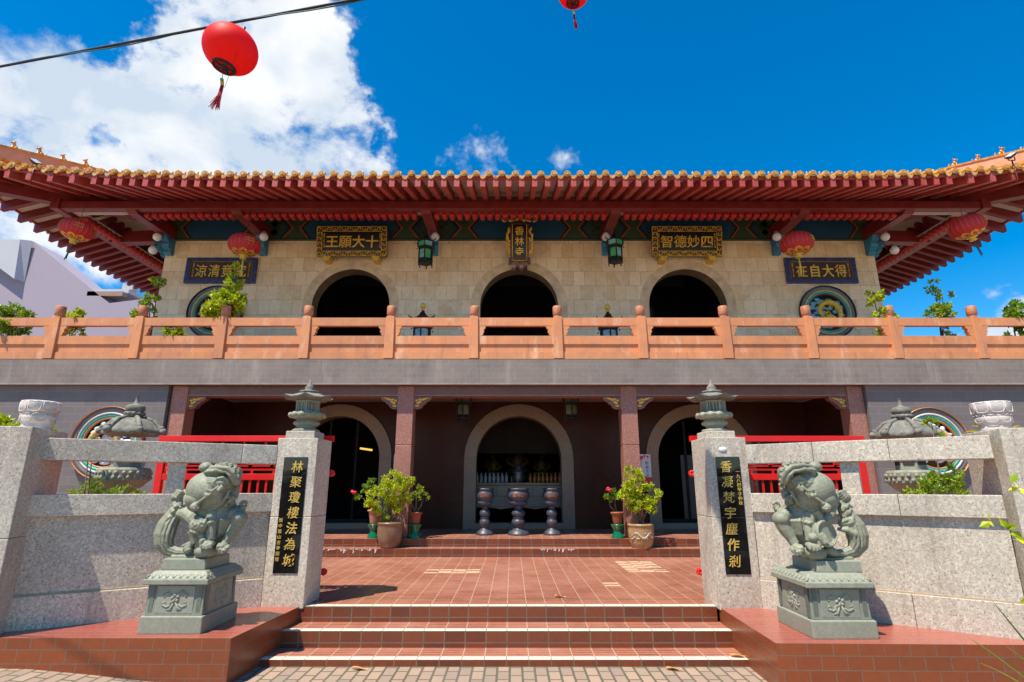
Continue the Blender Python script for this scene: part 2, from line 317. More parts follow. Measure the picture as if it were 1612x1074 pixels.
def step(x0, x1, y0, y1, z0, z1, nose=.10, rm=1):
    st.add([(x0, y0, z0), (x1, y0, z0), (x1, y0, z1), (x0, y0, z1)], [(0, 1, 2, 3)], rm)
    st.add([(x0, y0, z1), (x1, y0, z1), (x1, y0 + nose, z1), (x0, y0 + nose, z1)], [(0, 1, 2, 3)], 2 if nose > .05 else 0)
    st.add([(x0, y0 + nose, z1), (x1, y0 + nose, z1), (x1, y1, z1), (x0, y1, z1)], [(0, 1, 2, 3)], 0)
    st.add([(x0, y0, z0), (x0, y0, z1), (x0, y1, z1), (x0, y1, z0)], [(0, 1, 2, 3)], 1)
    st.add([(x1, y0, z0), (x1, y0, z1), (x1, y1, z1), (x1, y1, z0)], [(3, 2, 1, 0)], 1)
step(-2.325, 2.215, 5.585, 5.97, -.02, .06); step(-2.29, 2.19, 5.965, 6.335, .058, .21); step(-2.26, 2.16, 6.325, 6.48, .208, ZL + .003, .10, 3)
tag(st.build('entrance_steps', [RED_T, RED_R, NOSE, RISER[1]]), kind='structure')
st = MB(); step(-6.6, 7.0, 10.45, 10.78, .33, .50, .02); step(-6.6, 7.0, 10.775, 13.3, .49, .64, .02, 3)
# lime drips over the lowest riser
for a, b in ((-6, -2.4), (.5, 1.15), (-3.05, -2.6), (4.1, 4.4)):
    x = a
    while x < b:
        w = random.uniform(.02, .05); h = random.uniform(.015, .085) * random.choice((.5, 1)); st.add([(x, 10.446, .499), (x, 10.446, .499 - h), (x + w * .6, 10.446, .499 - h * .75), (x + w, 10.446, .499)], [(0, 1, 2, 3)], 2); x += w * random.choice((1.02, 1.1, 2.2))
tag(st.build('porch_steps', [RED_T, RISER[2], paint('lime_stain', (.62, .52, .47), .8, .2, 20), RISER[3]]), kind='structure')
pt = MB()                                   # replaced floor tiles, paler than the rest
PALE1 = paint('pale_repair_tile', (.72, .52, .33), .45, .2, 6); 
def patch(x, y, n, rows, sk=0):
    for j in range(rows):
        for i in range(n):
            if random.random() < .1: continue
            X = x + i * .205 + (j * sk); Y_ = y + j * .068 * 2
            pt.box(X, X + .195, Y_ + .03 * ((i + j) % 2), Y_ + .055 + .03 * ((i + j) % 2), ZL, ZL + .004)
patch(-1.29, 8.6, 4, 3); patch(1.72, 8.7, 3, 9); patch(1.19, 7.55, 1, 2)
tag(pt.build('floor_patch', [PALE1]), kind='structure')

# ---------------------------------------------------------------- temple
T = thing('temple', 'wide two-storey temple with amber tiled roof, marble upper wall and three arched openings', 'temple', (.2, 10.95, 0))
XC = .2; YW = 13.2
# upper storey
mb = MB(); arch_wall(mb, XC - 9.18, XC + 9.18, 4.04, 7.76, YW, YW + .4, [(-4.08, .985, 5.99), (.18, .985, 5.99), (4.45, .985, 5.99)], 0, 1)
for s in (-1, 1):
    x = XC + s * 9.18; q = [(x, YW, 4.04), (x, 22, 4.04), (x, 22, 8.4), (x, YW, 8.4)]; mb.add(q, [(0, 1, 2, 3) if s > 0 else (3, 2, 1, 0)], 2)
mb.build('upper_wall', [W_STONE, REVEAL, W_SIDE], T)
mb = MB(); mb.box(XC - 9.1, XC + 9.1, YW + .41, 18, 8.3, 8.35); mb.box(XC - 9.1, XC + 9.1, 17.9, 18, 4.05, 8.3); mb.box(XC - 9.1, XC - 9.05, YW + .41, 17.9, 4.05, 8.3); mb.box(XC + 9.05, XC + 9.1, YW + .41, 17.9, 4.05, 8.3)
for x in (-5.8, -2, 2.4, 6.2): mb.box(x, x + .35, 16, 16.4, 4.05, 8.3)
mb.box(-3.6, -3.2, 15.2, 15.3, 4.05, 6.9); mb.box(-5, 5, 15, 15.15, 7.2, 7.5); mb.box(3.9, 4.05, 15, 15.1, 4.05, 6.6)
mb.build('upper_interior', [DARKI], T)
for cx in (-4.08, .18, 4.45):               # flush voussoir border of each upper arch
    mb = MB(); arch_ring(mb, cx, 5.99, .985, 1.22, 5.55, YW - .006, YW + .02); mb.build('arch_border', [paint('arch_border_stone', (.76, .53, .29), .4, .35, 4)], T)
# painted frieze
mb = MB(); mb.box(XC - 9.2, XC + 9.2, YW - .06, YW + .35, 7.76, 8.42, 0); f0, f1 = 7.80, 8.40; fh = f1 - f0; fm = (f0 + f1) / 2
def plate(pts, m, d): mb.prism(pts, YW - .06 - d, YW - .058, m)
for CX_ in (-7.75, -4.2, .2, 4.6, 8.15):
    for cxx, w in ((CX_, 0),):
        # blue hexagon in the middle of the bay with vermilion and black chevrons either side
        bw = 1.0 if abs(cxx) < 6 else .55; plate([(cxx - bw - .22, fm), (cxx - bw, f0 + .02), (cxx + bw, f0 + .02), (cxx + bw + .22, fm), (cxx + bw, f1 - .02), (cxx - bw, f1 - .02)], 1, .004)
        for s in (-1, 1):
            for off, wd_, m, d in ((.03, .05, 3, .006), (.09, .045, 2, .007), (.52, .05, 2, .006), (.60, .05, 3, .007), (.67, .05, 1, .006)):
                a = bw + off; sg = 1 if off < .5 else -1; ba = a + (.0 if sg > 0 else .2)
                P = [(ba, f0 + .02), (ba + wd_, f0 + .02), (ba + wd_ + sg * .22, fm), (ba + wd_, f1 - .02), (ba, f1 - .02), (ba + sg * .22, fm)]
                P = [(cxx + s * x, z) for x, z in P]; plate(P if s > 0 else P[::-1], m, d)
            if abs(cxx + s * 2.2 - XC) < 9.1:
              for dz in (-.12, .12):
                  P = [(bw + .86, fm + dz), (bw + .98, fm + dz - .10), (bw + 1.14, fm + dz - .10), (bw + 1.16, fm + dz), (bw + 1.14, fm + dz + .10), (bw + .98, fm + dz + .10)]; P = [(cxx + s * x, z) for x, z in P]; plate(P if s > 0 else P[::-1], 3, .004)
                  P = [(bw + .89, fm + dz), (bw + .99, fm + dz - .075), (bw + 1.14, fm + dz - .075), (bw + 1.15, fm + dz), (bw + 1.14, fm + dz + .075), (bw + .99, fm + dz + .075)]; P = [(cxx + s * x, z) for x, z in P]; plate(P if s > 0 else P[::-1], 0, .007)
mb.box(XC - 9.2, XC + 9.2, YW - .068, YW - .061, 7.785, 7.81, 3); mb.box(XC - 9.2, XC + 9.2, YW - .075, YW - .061, 7.765, 7.785, 0)
mb.build('painted_frieze', [GREENP, BLUEP, ORP, BLK], T)
# balcony slab and ground storey
mb = MB(); mb.box(-11.6, 11.8, 10.75, 22, 3.545, 4.04); mb.build('balcony_slab', [GREYT], T); mb = MB(); mb.box(-11.6, 11.8, 10.93, YW - .01, 4.041, 4.048); mb.build('balcony_floor', [tiles('balcony_floor_tile', 'xy', .3, .3, (.80, .74, .64), (.76, .70, .60), (.5, .44, .36), .006, 0, .5)], T)
mb = MB(); mb.box(-11.6, 11.8, 10.742, 10.80, 3.53, 3.553); mb.build('slab_edge_strip', [paint('cement_lip', (.33, .28, .24), .8, .3, 6)], T)
mb = MB(); mb.box(-11.6, -6.86, 10.86, 11.2, .2, 3.54); mb.build('grey_wall', [GREYW], T)
mb = MB(); mb.box(7.06, 11.8, 10.86, 11.2, .2, 3.54); mb.build('grey_wall', [GREYW], T)
mb = MB(); arch_wall(mb, -6.7, 7.0, .64, 3.54, YW, YW + .35, [(-4.11, 1.0, 2.2), (.16, 1.0, 2.2), (4.43, 1.0, 2.2)], 0, 1)
for s, x in ((-1, -6.7), (1, 7.0)): mb.add([(x, 11.2, .64), (x, YW, .64), (x, YW, 3.54), (x, 11.2, 3.54)], [(0, 1, 2, 3) if s < 0 else (3, 2, 1, 0)], 2)
mb.build('lower_wall', [BROWN, VOUSS, BROWN_Y], T)
for cx in (-4.11, .16, 4.43):
    mb = MB(); arch_ring(mb, cx, 2.2, 1.0, 1.28, .64, YW - .04, YW + .03)
    for s in (-1, 1):
        for a in (.45, 1.0): 
            mb.box(cx + s * 1.14 - .141, cx + s * 1.14 + .141, YW - .0412, YW - .039, .64 + a * .78, .643 + a * .78, 1)
    for a in (0, 40, 75, 105, 140, 180): 
        r = radians(a); mb.add([(cx + x * cos(r) - t * sin(r), YW - .0412, 2.2 + x * sin(r) + t * cos(r)) for x, t in ((1.0, -.003), (1.28, -.003), (1.28, .003), (1.0, .003))], [(0, 1, 2, 3)], 1)
    o = mb.build('arch_surround', [VOUSS, paint('joint', (.14, .1, .07), .8)], T)
    th = MB(); th.box(cx - 1.0, cx + 1.0, YW - .03, YW + .36, .64, .76); th.build('threshold', [VOUSS], o)
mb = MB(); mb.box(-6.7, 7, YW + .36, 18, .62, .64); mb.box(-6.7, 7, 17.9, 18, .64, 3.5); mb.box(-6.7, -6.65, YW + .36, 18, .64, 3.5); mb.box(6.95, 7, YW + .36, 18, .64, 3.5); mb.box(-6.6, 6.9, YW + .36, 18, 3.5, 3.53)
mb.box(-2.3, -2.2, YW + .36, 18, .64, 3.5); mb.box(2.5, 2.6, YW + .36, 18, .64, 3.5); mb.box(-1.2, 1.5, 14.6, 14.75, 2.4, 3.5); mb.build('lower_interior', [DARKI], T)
for cx in (-4.11, 4.43):                    # dark door frames inside the side arches
    mb = MB()
    for x in (-.98, -.3, .35, .93): mb.box(cx + x, cx + x + .05, YW + .2, YW + .28, .76, 3.1)
    for z in (.76,): mb.box(cx - .99, cx + .99, YW + .21, YW + .27, z, z + .08)
    if cx > 0: mb.box(cx - .4, cx + .9, YW + .235, YW + .245, .84, 2.3, 1)
    mb.build('door_frame', [DARKW, paint('dark_glass', (.008, .008, .009), .35, .1, 2)], T)
for x in (-6.67, -2.13, 2.34, 6.89):
    mb = MB(); mb.box(x - .16, x + .16, 10.94, 11.27, .64, 2.36); mb.box(x - .16, x + .16, 10.94, 11.27, 2.363, 3.535); mb.build('pillar', [PINK], T, .012)
mb = MB(); mb.box(-6.51, 6.73, 10.965, 11.25, 3.36, 3.535, 0); mb.box(-6.51, 6.73, 10.955, 11.26, 3.335, 3.36, 1); mb.build('porch_beam', [BEAMG, PINK], T)
for x in (-6.67, -2.13, 2.34, 6.89):
    for s in (-1, 1):
        if (x < -6 and s < 0) or (x > 6 and s > 0): continue
        P = [(.16, 3.335), (.16, 3.08), (.24, 3.08), (.31, 3.11), (.34, 3.17), (.38, 3.185), (.41, 3.23), (.46, 3.245), (.50, 3.29), (.50, 3.335)]
        P = [(x + s * a, z) for a, z in P]; mb = MB(); mb.prism(P if s > 0 else P[::-1], 11.0, 11.16); b = mb.build('corner_bracket', [BEAMG], T, .008)
        Q = [(.18, 3.31), (.18, 3.11), (.235, 3.10), (.29, 3.14), (.31, 3.185), (.36, 3.21), (.38, 3.25), (.43, 3.265), (.46, 3.31)]
        mb = MB(); gx = [(x + s * a, z) for a, z in Q]
        for a, z, r in ((.21, 3.14, .03), (.24, 3.2, .032), (.21, 3.25, .03), (.28, 3.22, .03), (.27, 3.27, .028), (.32, 3.265, .028), (.36, 3.28, .026), (.40, 3.29, .022), (.44, 3.30, .016), (.245, 3.14, .022)): mb.ell((x + s * a, 11.0, z), (r * 1.1, .014, r * .8), 8)
        mb.tube([(x + s * (.225 + .022 * t * cos(t * 7)), 10.99, 3.15 + .022 * t * sin(t * 7)) for t in [i / 12 for i in range(3, 13)]], .007, 5)
        mb.build('gilt_scroll', [GOLDP], b)
        mb = MB(); n = len(P); 
        mb.tube([(p[0], 10.998, p[1]) for p in P], .011, 5, 0, False); mb.build('bracket_edge', [PINK], b)
# dragon medallions
def medallion(cx, cz, r, y, cloud, gold, yrow):
    def ring(r0, r1, h, mat, name, par, n=40):
        m = MB(); m.lathe([(r0, 0), (r0, h), ((r0 + r1) / 2, h * 1.25), (r1, h), (r1, 0)], 0, 0, n, T=Matrix.Translation((cx, y, cz)) @ Matrix.Rotation(pi / 2, 4, 'X')); return m.build(name, [mat], par)
    m = MB(); m.lathe([(r * .99, 0), (r * .99, .012)], 0, 0, 40, T=Matrix.Translation((cx, y + .004, cz)) @ Matrix.Rotation(pi / 2, 4, 'X'))
    d = m.build('dragon_medallion', [BLK], T)
    ring(r * .978, r, .075, yrow[0], 'rim', d); ring(r * .84, r * .978, .05, yrow[1], 'rim_band', d); ring(r * .785, r * .84, .06, yrow[2], 'rim_band', d); ring(r * .70, r * .785, .05, yrow[3], 'rim_band', d); ring(r * .655, r * .70, .045, yrow[4], 'rim_band', d)
    m = MB(); rr = random.Random(int(cx * 100))
    for k in range(44):
        a = rr.uniform(0, 2 * pi); q = r * .58 * sqrt(rr.uniform(.05, 1)); m.ell((cx + q * cos(a), y - .015, cz + q * sin(a)), (r * rr.uniform(.07, .15), .03, r * rr.uniform(.04, .085)), 8)
    m.build('cloud_relief', [cloud], d)
    m = MB(); P = []; R = []; s = 1 if cx > 0 else -1
    for i in range(34):
        t = i / 33; a = radians(-50 + 330 * t); q = r * (.47 - .27 * t); P.append((cx + s * q * cos(a), y - .05 - .015 * sin(t * 9), cz + q * sin(a))); R.append(r * (.035 + .065 * sin(pi * min(1, t * 1.05 + .12))))
    m.tube(P, R, 8); hx, hz = P[-1][0], P[-1][2]
    m.ell((hx, y - .08, hz), (r * .14, .05, r * .10), 10); m.ell((hx + s * r * .13, y - .085, hz - r * .02), (r * .08, .04, r * .05), 8)
    for a, b in ((.05, .1), (-.05, .11), (-.12, .05)): m.tube([(hx + a * r, y - .09, hz + .05 * r), (hx + a * r * 1.6 - s * .1 * r, y - .09, hz + b * r + .09 * r)], [r * .02, r * .008], 5)
    for i in range(4, 30, 2):
        p = Vector(P[i]); o = (p - Vector((cx, p.y, cz))).normalized(); m.tube([p + o * R[i] * .6, p + o * (R[i] * 1.55)], [r * .03, r * .006], 4)
    for i in (7, 13, 19, 25):
        p = Vector(P[i]); o = (p - Vector((cx, p.y, cz))).normalized(); e = p - o * r * .2 + Vector((.05 * r, -.02, 0)); m.tube([p, (p + e) / 2 + Vector((.06 * r, 0, .03 * r)), e], [r * .045, r * .03, r * .02], 6)
        for k in range(3): m.tube([e, e + Vector((r * .07 * cos(k + i), -.01, r * .07 * sin(k + i)))], [r * .018, r * .004], 4)
    m.build('dragon_relief', [gold], d)
GREYR = paint('grey_ring', (.17, .17, .18), .6, .25, 12); TEAL = paint('teal_ring', (.03, .36, .28), .5, .2, 9); MAR = paint('maroon_ring', (.13, .035, .03), .5, .2, 9); YEL = paint('ochre_ring', (.68, .48, .15), .5, .2, 9)
ORR = paint('orange_ring', (.50, .2, .07), .5, .2, 9); PALE = paint('pale_ring', (.55, .53, .48), .6, .2, 9); BCL = paint('blue_cloud', (.20, .46, .64), .5, .35, 9); WCL = paint('white_cloud', (.66, .74, .84), .5, .25, 9)
CRD = paint('cream_gold_dragon', (.66, .44, .2), .5, .35, 14); YDR = paint('yellow_dragon', (.76, .52, .05), .45, .35, 14)
medallion(-7.45, 5.80, .70, YW - .012, BCL, YDR, (BLK, GREYR, YEL, TEAL, MAR)); medallion(7.92, 5.80, .70, YW - .012, BCL, YDR, (BLK, GREYR, YEL, TEAL, MAR))
medallion(-7.86, 2.40, .70, 10.848, WCL, CRD, (ORR, GREYR, PALE, TEAL, ORR)); medallion(8.18, 2.38, .70, 10.848, WCL, CRD, (ORR, GREYR, PALE, TEAL, ORR))
# ---------------------------------------------------------------- roof
HX = 12.1; Y0 = 10.25; YB = 24.0; DM = (YB - Y0) / 2; PIT = .27
def rz(a, d): return 7.86 + .30 * d + .02 * d * d + .38 * max(0., a / 5.3) ** 2 * max(0., 1 - d / 4.5)
def zf(x, d): return rz(abs(x - XC) - (HX - 5.3), d)
def zs(y, d): return rz(5.3 - (y - Y0) if y < (Y0 + YB) / 2 else 5.3 - (YB - y), d)
R_ = MB(); S_ = MB()
def sheet(mbx, off, dmax, th, m=0, nd=8, back=True):
    for side in range(4 if back else 3):
        if side in (0, 3): L0, L1, f = XC - HX, XC + HX, zf
        else: L0, L1, f = Y0, YB, zs
        n = 48
        for i in range(n):
            for j in range(nd):
                d0, d1 = dmax * j / nd, dmax * (j + 1) / nd; vs = []
                for d, k in ((d0, i), (d0, i + 1), (d1, i + 1), (d1, i)):
                    l = L0 + d + (L1 - L0 - 2 * d) * k / n; z = f(l, d) + off
                    vs.append((l, Y0 + d, z) if side == 0 else (XC + HX - d, l, z) if side == 1 else (XC - HX + d, l, z) if side == 2 else (l, YB - d, z))
                fc = (0, 1, 2, 3) if side in (0, 1) else (3, 2, 1, 0); mbx.add(vs, [fc], m, True)
sheet(R_, 0, DM, 0)
roof = R_.build('roof', [GLAZE], T)
sheet(S_, -.045, 3.3, 0, 0, 6, False); S_.build('soffit', [CREAM], roof)
# fillet board under the tile ends
mb = MB()
for side, (L0, L1, f) in enumerate(((XC - HX, XC + HX, zf), (Y0, YB, zs), (Y0, YB, zs))):
    n = 60
    for i in range(n):
        a, b = L0 + (L1 - L0) * i / n, L0 + (L1 - L0) * (i + 1) / n; za, zb = f(a, 0), f(b, 0)
        q = [(a, 0, za - .085), (b, 0, zb - .085), (b, 0, zb + .005), (a, 0, za + .005), (a, .04, za - .085), (b, .04, zb - .085), (b, .04, zb + .005), (a, .04, za + .005)]
        q = [(l, Y0 - .012 + e, z) if side == 0 else ((XC + HX + .012 - e, l, z) if side == 1 else (XC - HX - .012 + e, l, z)) for l, e, z in q]
        mb.add(q, [(0, 1, 2, 3), (7, 6, 5, 4), (0, 4, 5, 1), (3, 2, 6, 7)] if side != 2 else [(3, 2, 1, 0), (4, 5, 6, 7), (1, 5, 4, 0), (7, 6, 2, 3)], 0)
mb.build('eave_fillet', [RAFT], roof)
# barrel and drip tiles
TB = MB(); TE = MB()
def tile_run(side, l, f, L0, L1):
    dm = min(DM, l - L0, L1 - l)
    if dm < .1: return
    jx, jz = random.gauss(0, .006), random.gauss(0, .006)
    def P(d, u, h): return (l + u, Y0 + d, h) if side == 0 else (XC + HX - d, l + u, h) if side == 1 else (XC - HX + d, l - u, h)
    ns = 6; nd = 5; r = .066; vs = []
    for j in range(nd + 1):
        d = -.07 + (dm + .07) * (j / nd) ** 1.5
        for k in range(ns + 1): a = pi * k / ns; vs.append(P(d, jx + r * cos(a), f(l, max(0, d)) + jz + .02 + .3 * min(0, d) + r * sin(a)))
    TB.add(vs, [(j * (ns + 1) + k, j * (ns + 1) + k + 1, (j + 1) * (ns + 1) + k + 1, (j + 1) * (ns + 1) + k) if side != 1 or True else () for j in range(nd) for k in range(ns)], 0, True)
    z = f(l, 0) + jz
    for rr, dd, m in ((.07, -.072, 0), (.05, -.080, 1), (.03, -.086, 0)):
        v = [P(dd, jx + rr * cos(2 * pi * k / 14), z + .02 + rr * sin(2 * pi * k / 14)) for k in range(14)] + [P(dd + .035, jx + rr * cos(2 * pi * k / 14), z + .03 + rr * sin(2 * pi * k / 14)) for k in range(14)]
        TE.add(v, [tuple(range(14)) if side != 1 or True else ()] + [(k, 14 + k, 14 + (k + 1) % 14, (k + 1) % 14) for k in range(14)], m)
    if side == 0 or True:
        p = P(.16, 0, f(l, .16) + .11); TE.ell(p, (.022, .022, .05), 6)
    # drip tile between this run and the next
    u0, u1 = .055, PIT - .055; n = 8; up = []; lo = []
    for k in range(n + 1):
        t = k / n; u = u0 + (u1 - u0) * t; s_ = sin(pi * t); up.append((u, z + .015 - .035 * s_)); lo.append((u, z - .005 - .09 * s_ ** .8))
    pts = up + lo[::-1]; v = [P(-.052, a, b) for a, b in pts] + [P(-.025, a, b) for a, b in pts]; q = len(pts)
    TE.add(v, [(k, k + 1, q - 2 - k, q - 1 - k) for k in range(n)] + [(k, q + k, q + (k + 1) % q, (k + 1) % q) for k in range(q)], 0)
for i in range(-45, 46): tile_run(0, XC + (i - .5) * PIT, zf, XC - HX, XC + HX)
for i in range(51):
    tile_run(1, Y0 + .15 + i * PIT, zs, Y0, YB); tile_run(2, Y0 + .15 + i * PIT, zs, Y0, YB)
TB.build('barrel_tiles', [GLAZE], roof); TE.build('tile_ends', [GLAZE_E, GLAZE], roof)
# rafters
def rafter(name, p0, p1, q0, q1, h=.21, w=.11, m=RAFT):
    mb = MB(); p0, p1 = Vector(p0), Vector(p1); s = Vector((q0, q1, 0)) * w / 2; D = Vector((0, 0, -h))
    v = [p0 - s, p0 + s, p0 + s + D, p0 - s + D, p1 - s, p1 + s, p1 + s + D, p1 - s + D]
    mb.add(v, [(0, 1, 2, 3), (7, 6, 5, 4), (0, 4, 5, 1), (1, 5, 6, 2), (2, 6, 7, 3), (3, 7, 4, 0)]); return mb
ext = MB(); cnt = 0
FR = [i * PIT for i in range(-33, 34)]; FR += [s * (33 * PIT + .46 * k) for s in (-1, 1) for k in range(1, 8)]
for xo in FR:
    x = XC + xo; i = xo / PIT; de = min(1.55, HX - abs(x - XC) - .05)
    if de < .25: continue
    b = rafter('', (x, Y0 - .035, zf(x, 0) - .055), (x, Y0 + de, zf(x, de) - .045), 1, 0)
    if abs(i) <= 41: b.build('eave_rafter', [RAFT], roof)
    else: ext.v += [v for v in b.v]; o = len(ext.v) - 8; ext.f += [[k + o for k in f] for f in b.f]; ext.mi += b.mi; ext.sm += b.sm
for s in (-1, 1):
    for i in range(1, 40):
        y = Y0 + (i * .47 if i < 7 else 2.82 + (i - 6) * .30); de = min(1.55, y - Y0 - .05)
        if de < .2: continue
        X = XC + s * HX; b = rafter('', (X + s * .035, y, zs(y, 0) - .055), (X - s * de, y, zs(y, de) - .045), 0, 1)
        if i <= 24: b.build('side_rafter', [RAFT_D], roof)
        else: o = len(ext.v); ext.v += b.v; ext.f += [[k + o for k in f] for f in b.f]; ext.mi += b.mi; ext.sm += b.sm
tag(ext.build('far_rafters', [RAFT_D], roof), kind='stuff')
for s in (-1, 1):
    b = rafter('', (XC + s * HX, Y0, zf(XC + s * HX, 0) - .1), (XC + s * 9.2, Y0 + 2.9, zf(XC + s * 9.2, 2.9) - .3), .7, s * .7, .44, .22); b.build('hip_rafter', [RAFT_D], roof)
# eave purlins
BX = 10.75
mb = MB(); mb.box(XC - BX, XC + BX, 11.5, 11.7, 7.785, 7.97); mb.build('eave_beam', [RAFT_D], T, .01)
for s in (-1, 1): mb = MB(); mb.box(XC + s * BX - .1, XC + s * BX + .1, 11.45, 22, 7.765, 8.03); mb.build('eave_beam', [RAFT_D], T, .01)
mb = MB(); mb.box(XC - BX + .1, XC + BX - .1, 11.71, 11.98, 7.865, 7.885)
for s in (-1, 1): mb.box(*sorted((XC + s * (BX - .11), XC + s * (BX - .38))), 11.98, 22, 7.865, 7.885)
mb.build('soffit_strip', [CREAM], T)
COR = (-6.42, -2.0, 2.42, 6.82)
for i in range(-58, 59):
    x = XC + i * .18
    if any(abs(x - c_) < .14 for c_ in COR + (XC - 9.05, XC + 9.05)): continue
    mb = MB(); mb.lathe([(.05, 0), (.072, .012), (.078, .05), (.078, .2)], 0, 0, 12, T=Matrix.Translation((x, 11.76, 7.785)) @ Matrix.Rotation(-pi / 2, 4, 'X'))
    if abs(i) < 50: mb.build('drum_end', [CUPR], T)
mb = MB()
for s in (-1, 1):
    for i in range(45):
        y = 12.1 + i * .18; mb.lathe([(.05, 0), (.072, .012), (.078, .05), (.078, .2)], 0, 0, 12, T=Matrix.Translation((XC + s * (BX - .16), y, 7.785)) @ Matrix.Rotation(-s * pi / 2, 4, 'Y'))
tag(mb.build('side_drum_ends', [CUPR], T), kind='stuff')
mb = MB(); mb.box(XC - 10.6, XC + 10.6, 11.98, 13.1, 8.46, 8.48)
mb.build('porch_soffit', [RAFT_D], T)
def corbel(x, s=0):
    b = MB(); P = [(0, 8.1), (-.0, 7.76), (1.5, 7.72), (1.62, 7.8), (1.62, 8.0), (1.5, 8.02)]
    if s == 0: b.prism([(-1, -1)] * 0 or [(p, q) for p, q in P], -.12, .12, T=Matrix(((0, 1, 0, x), (-1, 0, 0, YW - .05), (0, 0, 1, 0), (0, 0, 0, 1))))
    else: b.prism(P if s > 0 else [(-p, q) for p, q in P[::-1]], YW + .0, YW + .24, T=Matrix.Translation((XC + s * 9.18, 0, 0)))
    o = b.build('corbel_beam', [RAFT_D], T, .01); b = MB()
    Q = [(0, 7.755), (.0, 7.34), (.10, 7.32), (.16, 7.38), (.15, 7.46), (.24, 7.49), (.27, 7.57), (.25, 7.62), (.36, 7.66), (.40, 7.755)]
    if s == 0: b.prism(Q, -.09, .09, T=Matrix(((0, 1, 0, x), (-1, 0, 0, YW - .0), (0, 0, 1, 0), (0, 0, 0, 1))))
    else: b.prism(Q if s > 0 else [(-p, q) for p, q in Q[::-1]], YW + .03, YW + .21, T=Matrix.Translation((XC + s * 9.18, 0, 0)))
    b.build('scroll_bracket', [BLUEB], o, .01)
for x in COR: corbel(x)
for s in (-1, 1): corbel(XC + s * 9.05); corbel(0, s)
# hip ridges with glazed figures
for s in (-1, 1):
    A = []; 
    for i in range(29):
        d = -.1 + DM * 1.0 * i / 28 * .98; x = XC + s * (HX - d); z0 = zf(x, max(0, d)) - .02; zt = max(9.07 - .15 * max(0, 1.7 - d), z0 + .42); A.append((x, Y0 + d, z0, zt))
    nrm = Vector((s * .7071, .7071, 0)).cross(Vector((0, 0, 1))); nrm = Vector((.7071, s * .7071, 0))
    hr = None
    for nm, w, lo, hi, mt in (('hip_ridge', .13, 0., .42, GLAZE), ('ridge_lip', .17, .40, .50, GLAZE), ('ridge_band', .12, .48, .96, RIDGE), ('ridge_cap', .14, .93, 1.0, GLAZE)):
        mb = MB(); vs = []
        for x, y, z0, zt in A:
            h = zt - z0
            for sg, f in ((-1, lo), (1, lo), (1, hi), (-1, hi)): vs.append(Vector((x, y, z0 + h * f)) + nrm * w * sg)
        fs = []
        for i in range(len(A) - 1):
            for k in range(4): a = i * 4 + k; b = i * 4 + (k + 1) % 4; fs.append((a, b, b + 4, a + 4))
        fs += [(0, 1, 2, 3), tuple(len(vs) - 1 - k for k in range(4))]; mb.add(vs, fs)
        o = mb.build(nm, [mt], roof if hr is None else hr)
        if hr is None: hr = o
    for d in (.36, .66, .97, 1.27, 1.57):
        x = XC + s * (HX - d); y = Y0 + d; z = 9.06 - .15 * (1.7 - d); mb = MB(); q = random.uniform(.9, 1.1) * .8
        dx = s * .7071; dy = -.7071        # facing the corner
        def at(f, u): return (x + dx * f * q, y + dy * f * q, z + u * q)
        mb.ell(at(-.02, .07), (.055 * q, .055 * q, .08 * q), 8); mb.ell(at(.02, .15), (.04 * q, .04 * q, .06 * q), 8); mb.ell(at(.045, .225), (.045 * q, .045 * q, .042 * q), 8); mb.ell(at(.09, .215), .024 * q, 6)
        mb.tube([at(.05, .14), at(.075, 0)], .02 * q, 5); mb.tube([at(-.07, .05), at(-.12, .1), at(-.1, .17)], [.02 * q, .022 * q, .008 * q], 5); mb.tube([at(.02, .25), at(.0, .30)], [.02 * q, .004], 4)
        mb.ell(at(-.01, .012), (.08 * q, .08 * q, .02), 6); mb.build('ridge_figure', [GLAZE], hr)
# main ridge
mb = MB(); zr = rz(0, DM); mb.box(XC - HX + DM, XC + HX - DM, Y0 + DM - .15, Y0 + DM + .15, zr - .1, zr + .5); mb.build('main_ridge', [RIDGE], roof, .02)
# ---------------------------------------------------------------- balcony balustrade
BAL = thing('balustrade', 'long orange rendered balcony balustrade with round capped posts above the grey slab', 'balustrade', (.08, 10.85, 4.04))
YB0 = 10.80
for k in range(-7, 8):
    x = .08 + 1.715 * (k - .5); mb = MB(); mb.frus(x - .085, x + .085, YB0 - .03, YB0 + .14, 4.062, .012, 4.95, 0); p = mb.build('baluster_post', [ORANGE], BAL, .008)
    mb = MB(); mb.lathe([(.085, 0), (.085, .015), (.072, .03), (.086, .045), (.094, .06), (.094, .225), (.088, .235), (0.02, .238)], x, YB0 + .055, 18, 0, 4.95); mb.build('post_cap', [CAPP], p)
    if k == 7: continue
    a, b = x + .085, x + 1.715 - .085; mb = MB(); y0, y1 = YB0, YB0 + .10
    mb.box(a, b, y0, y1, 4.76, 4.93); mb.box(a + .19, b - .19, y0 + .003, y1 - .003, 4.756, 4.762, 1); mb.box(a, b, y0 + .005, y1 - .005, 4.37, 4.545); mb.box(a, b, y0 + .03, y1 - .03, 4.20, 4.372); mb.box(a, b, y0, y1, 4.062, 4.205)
    for s, e in ((1, a), (-1, b)):       # stepped scroll ends of the slot
        P = [(0, 4.545), (.06, 4.545), (.10, 4.575), (.09, 4.60), (.115, 4.62), (.12, 4.65), (.105, 4.672), (.125, 4.695), (.15, 4.72), (.15, 4.762), (0, 4.762)]
        P = [(e + s * q, z) for q, z in P]; mb.prism(P if s > 0 else P[::-1], y0 + .004, y1 - .004)
    mb.build('balustrade_panel', [ORANGE, ORANGE_D], BAL)
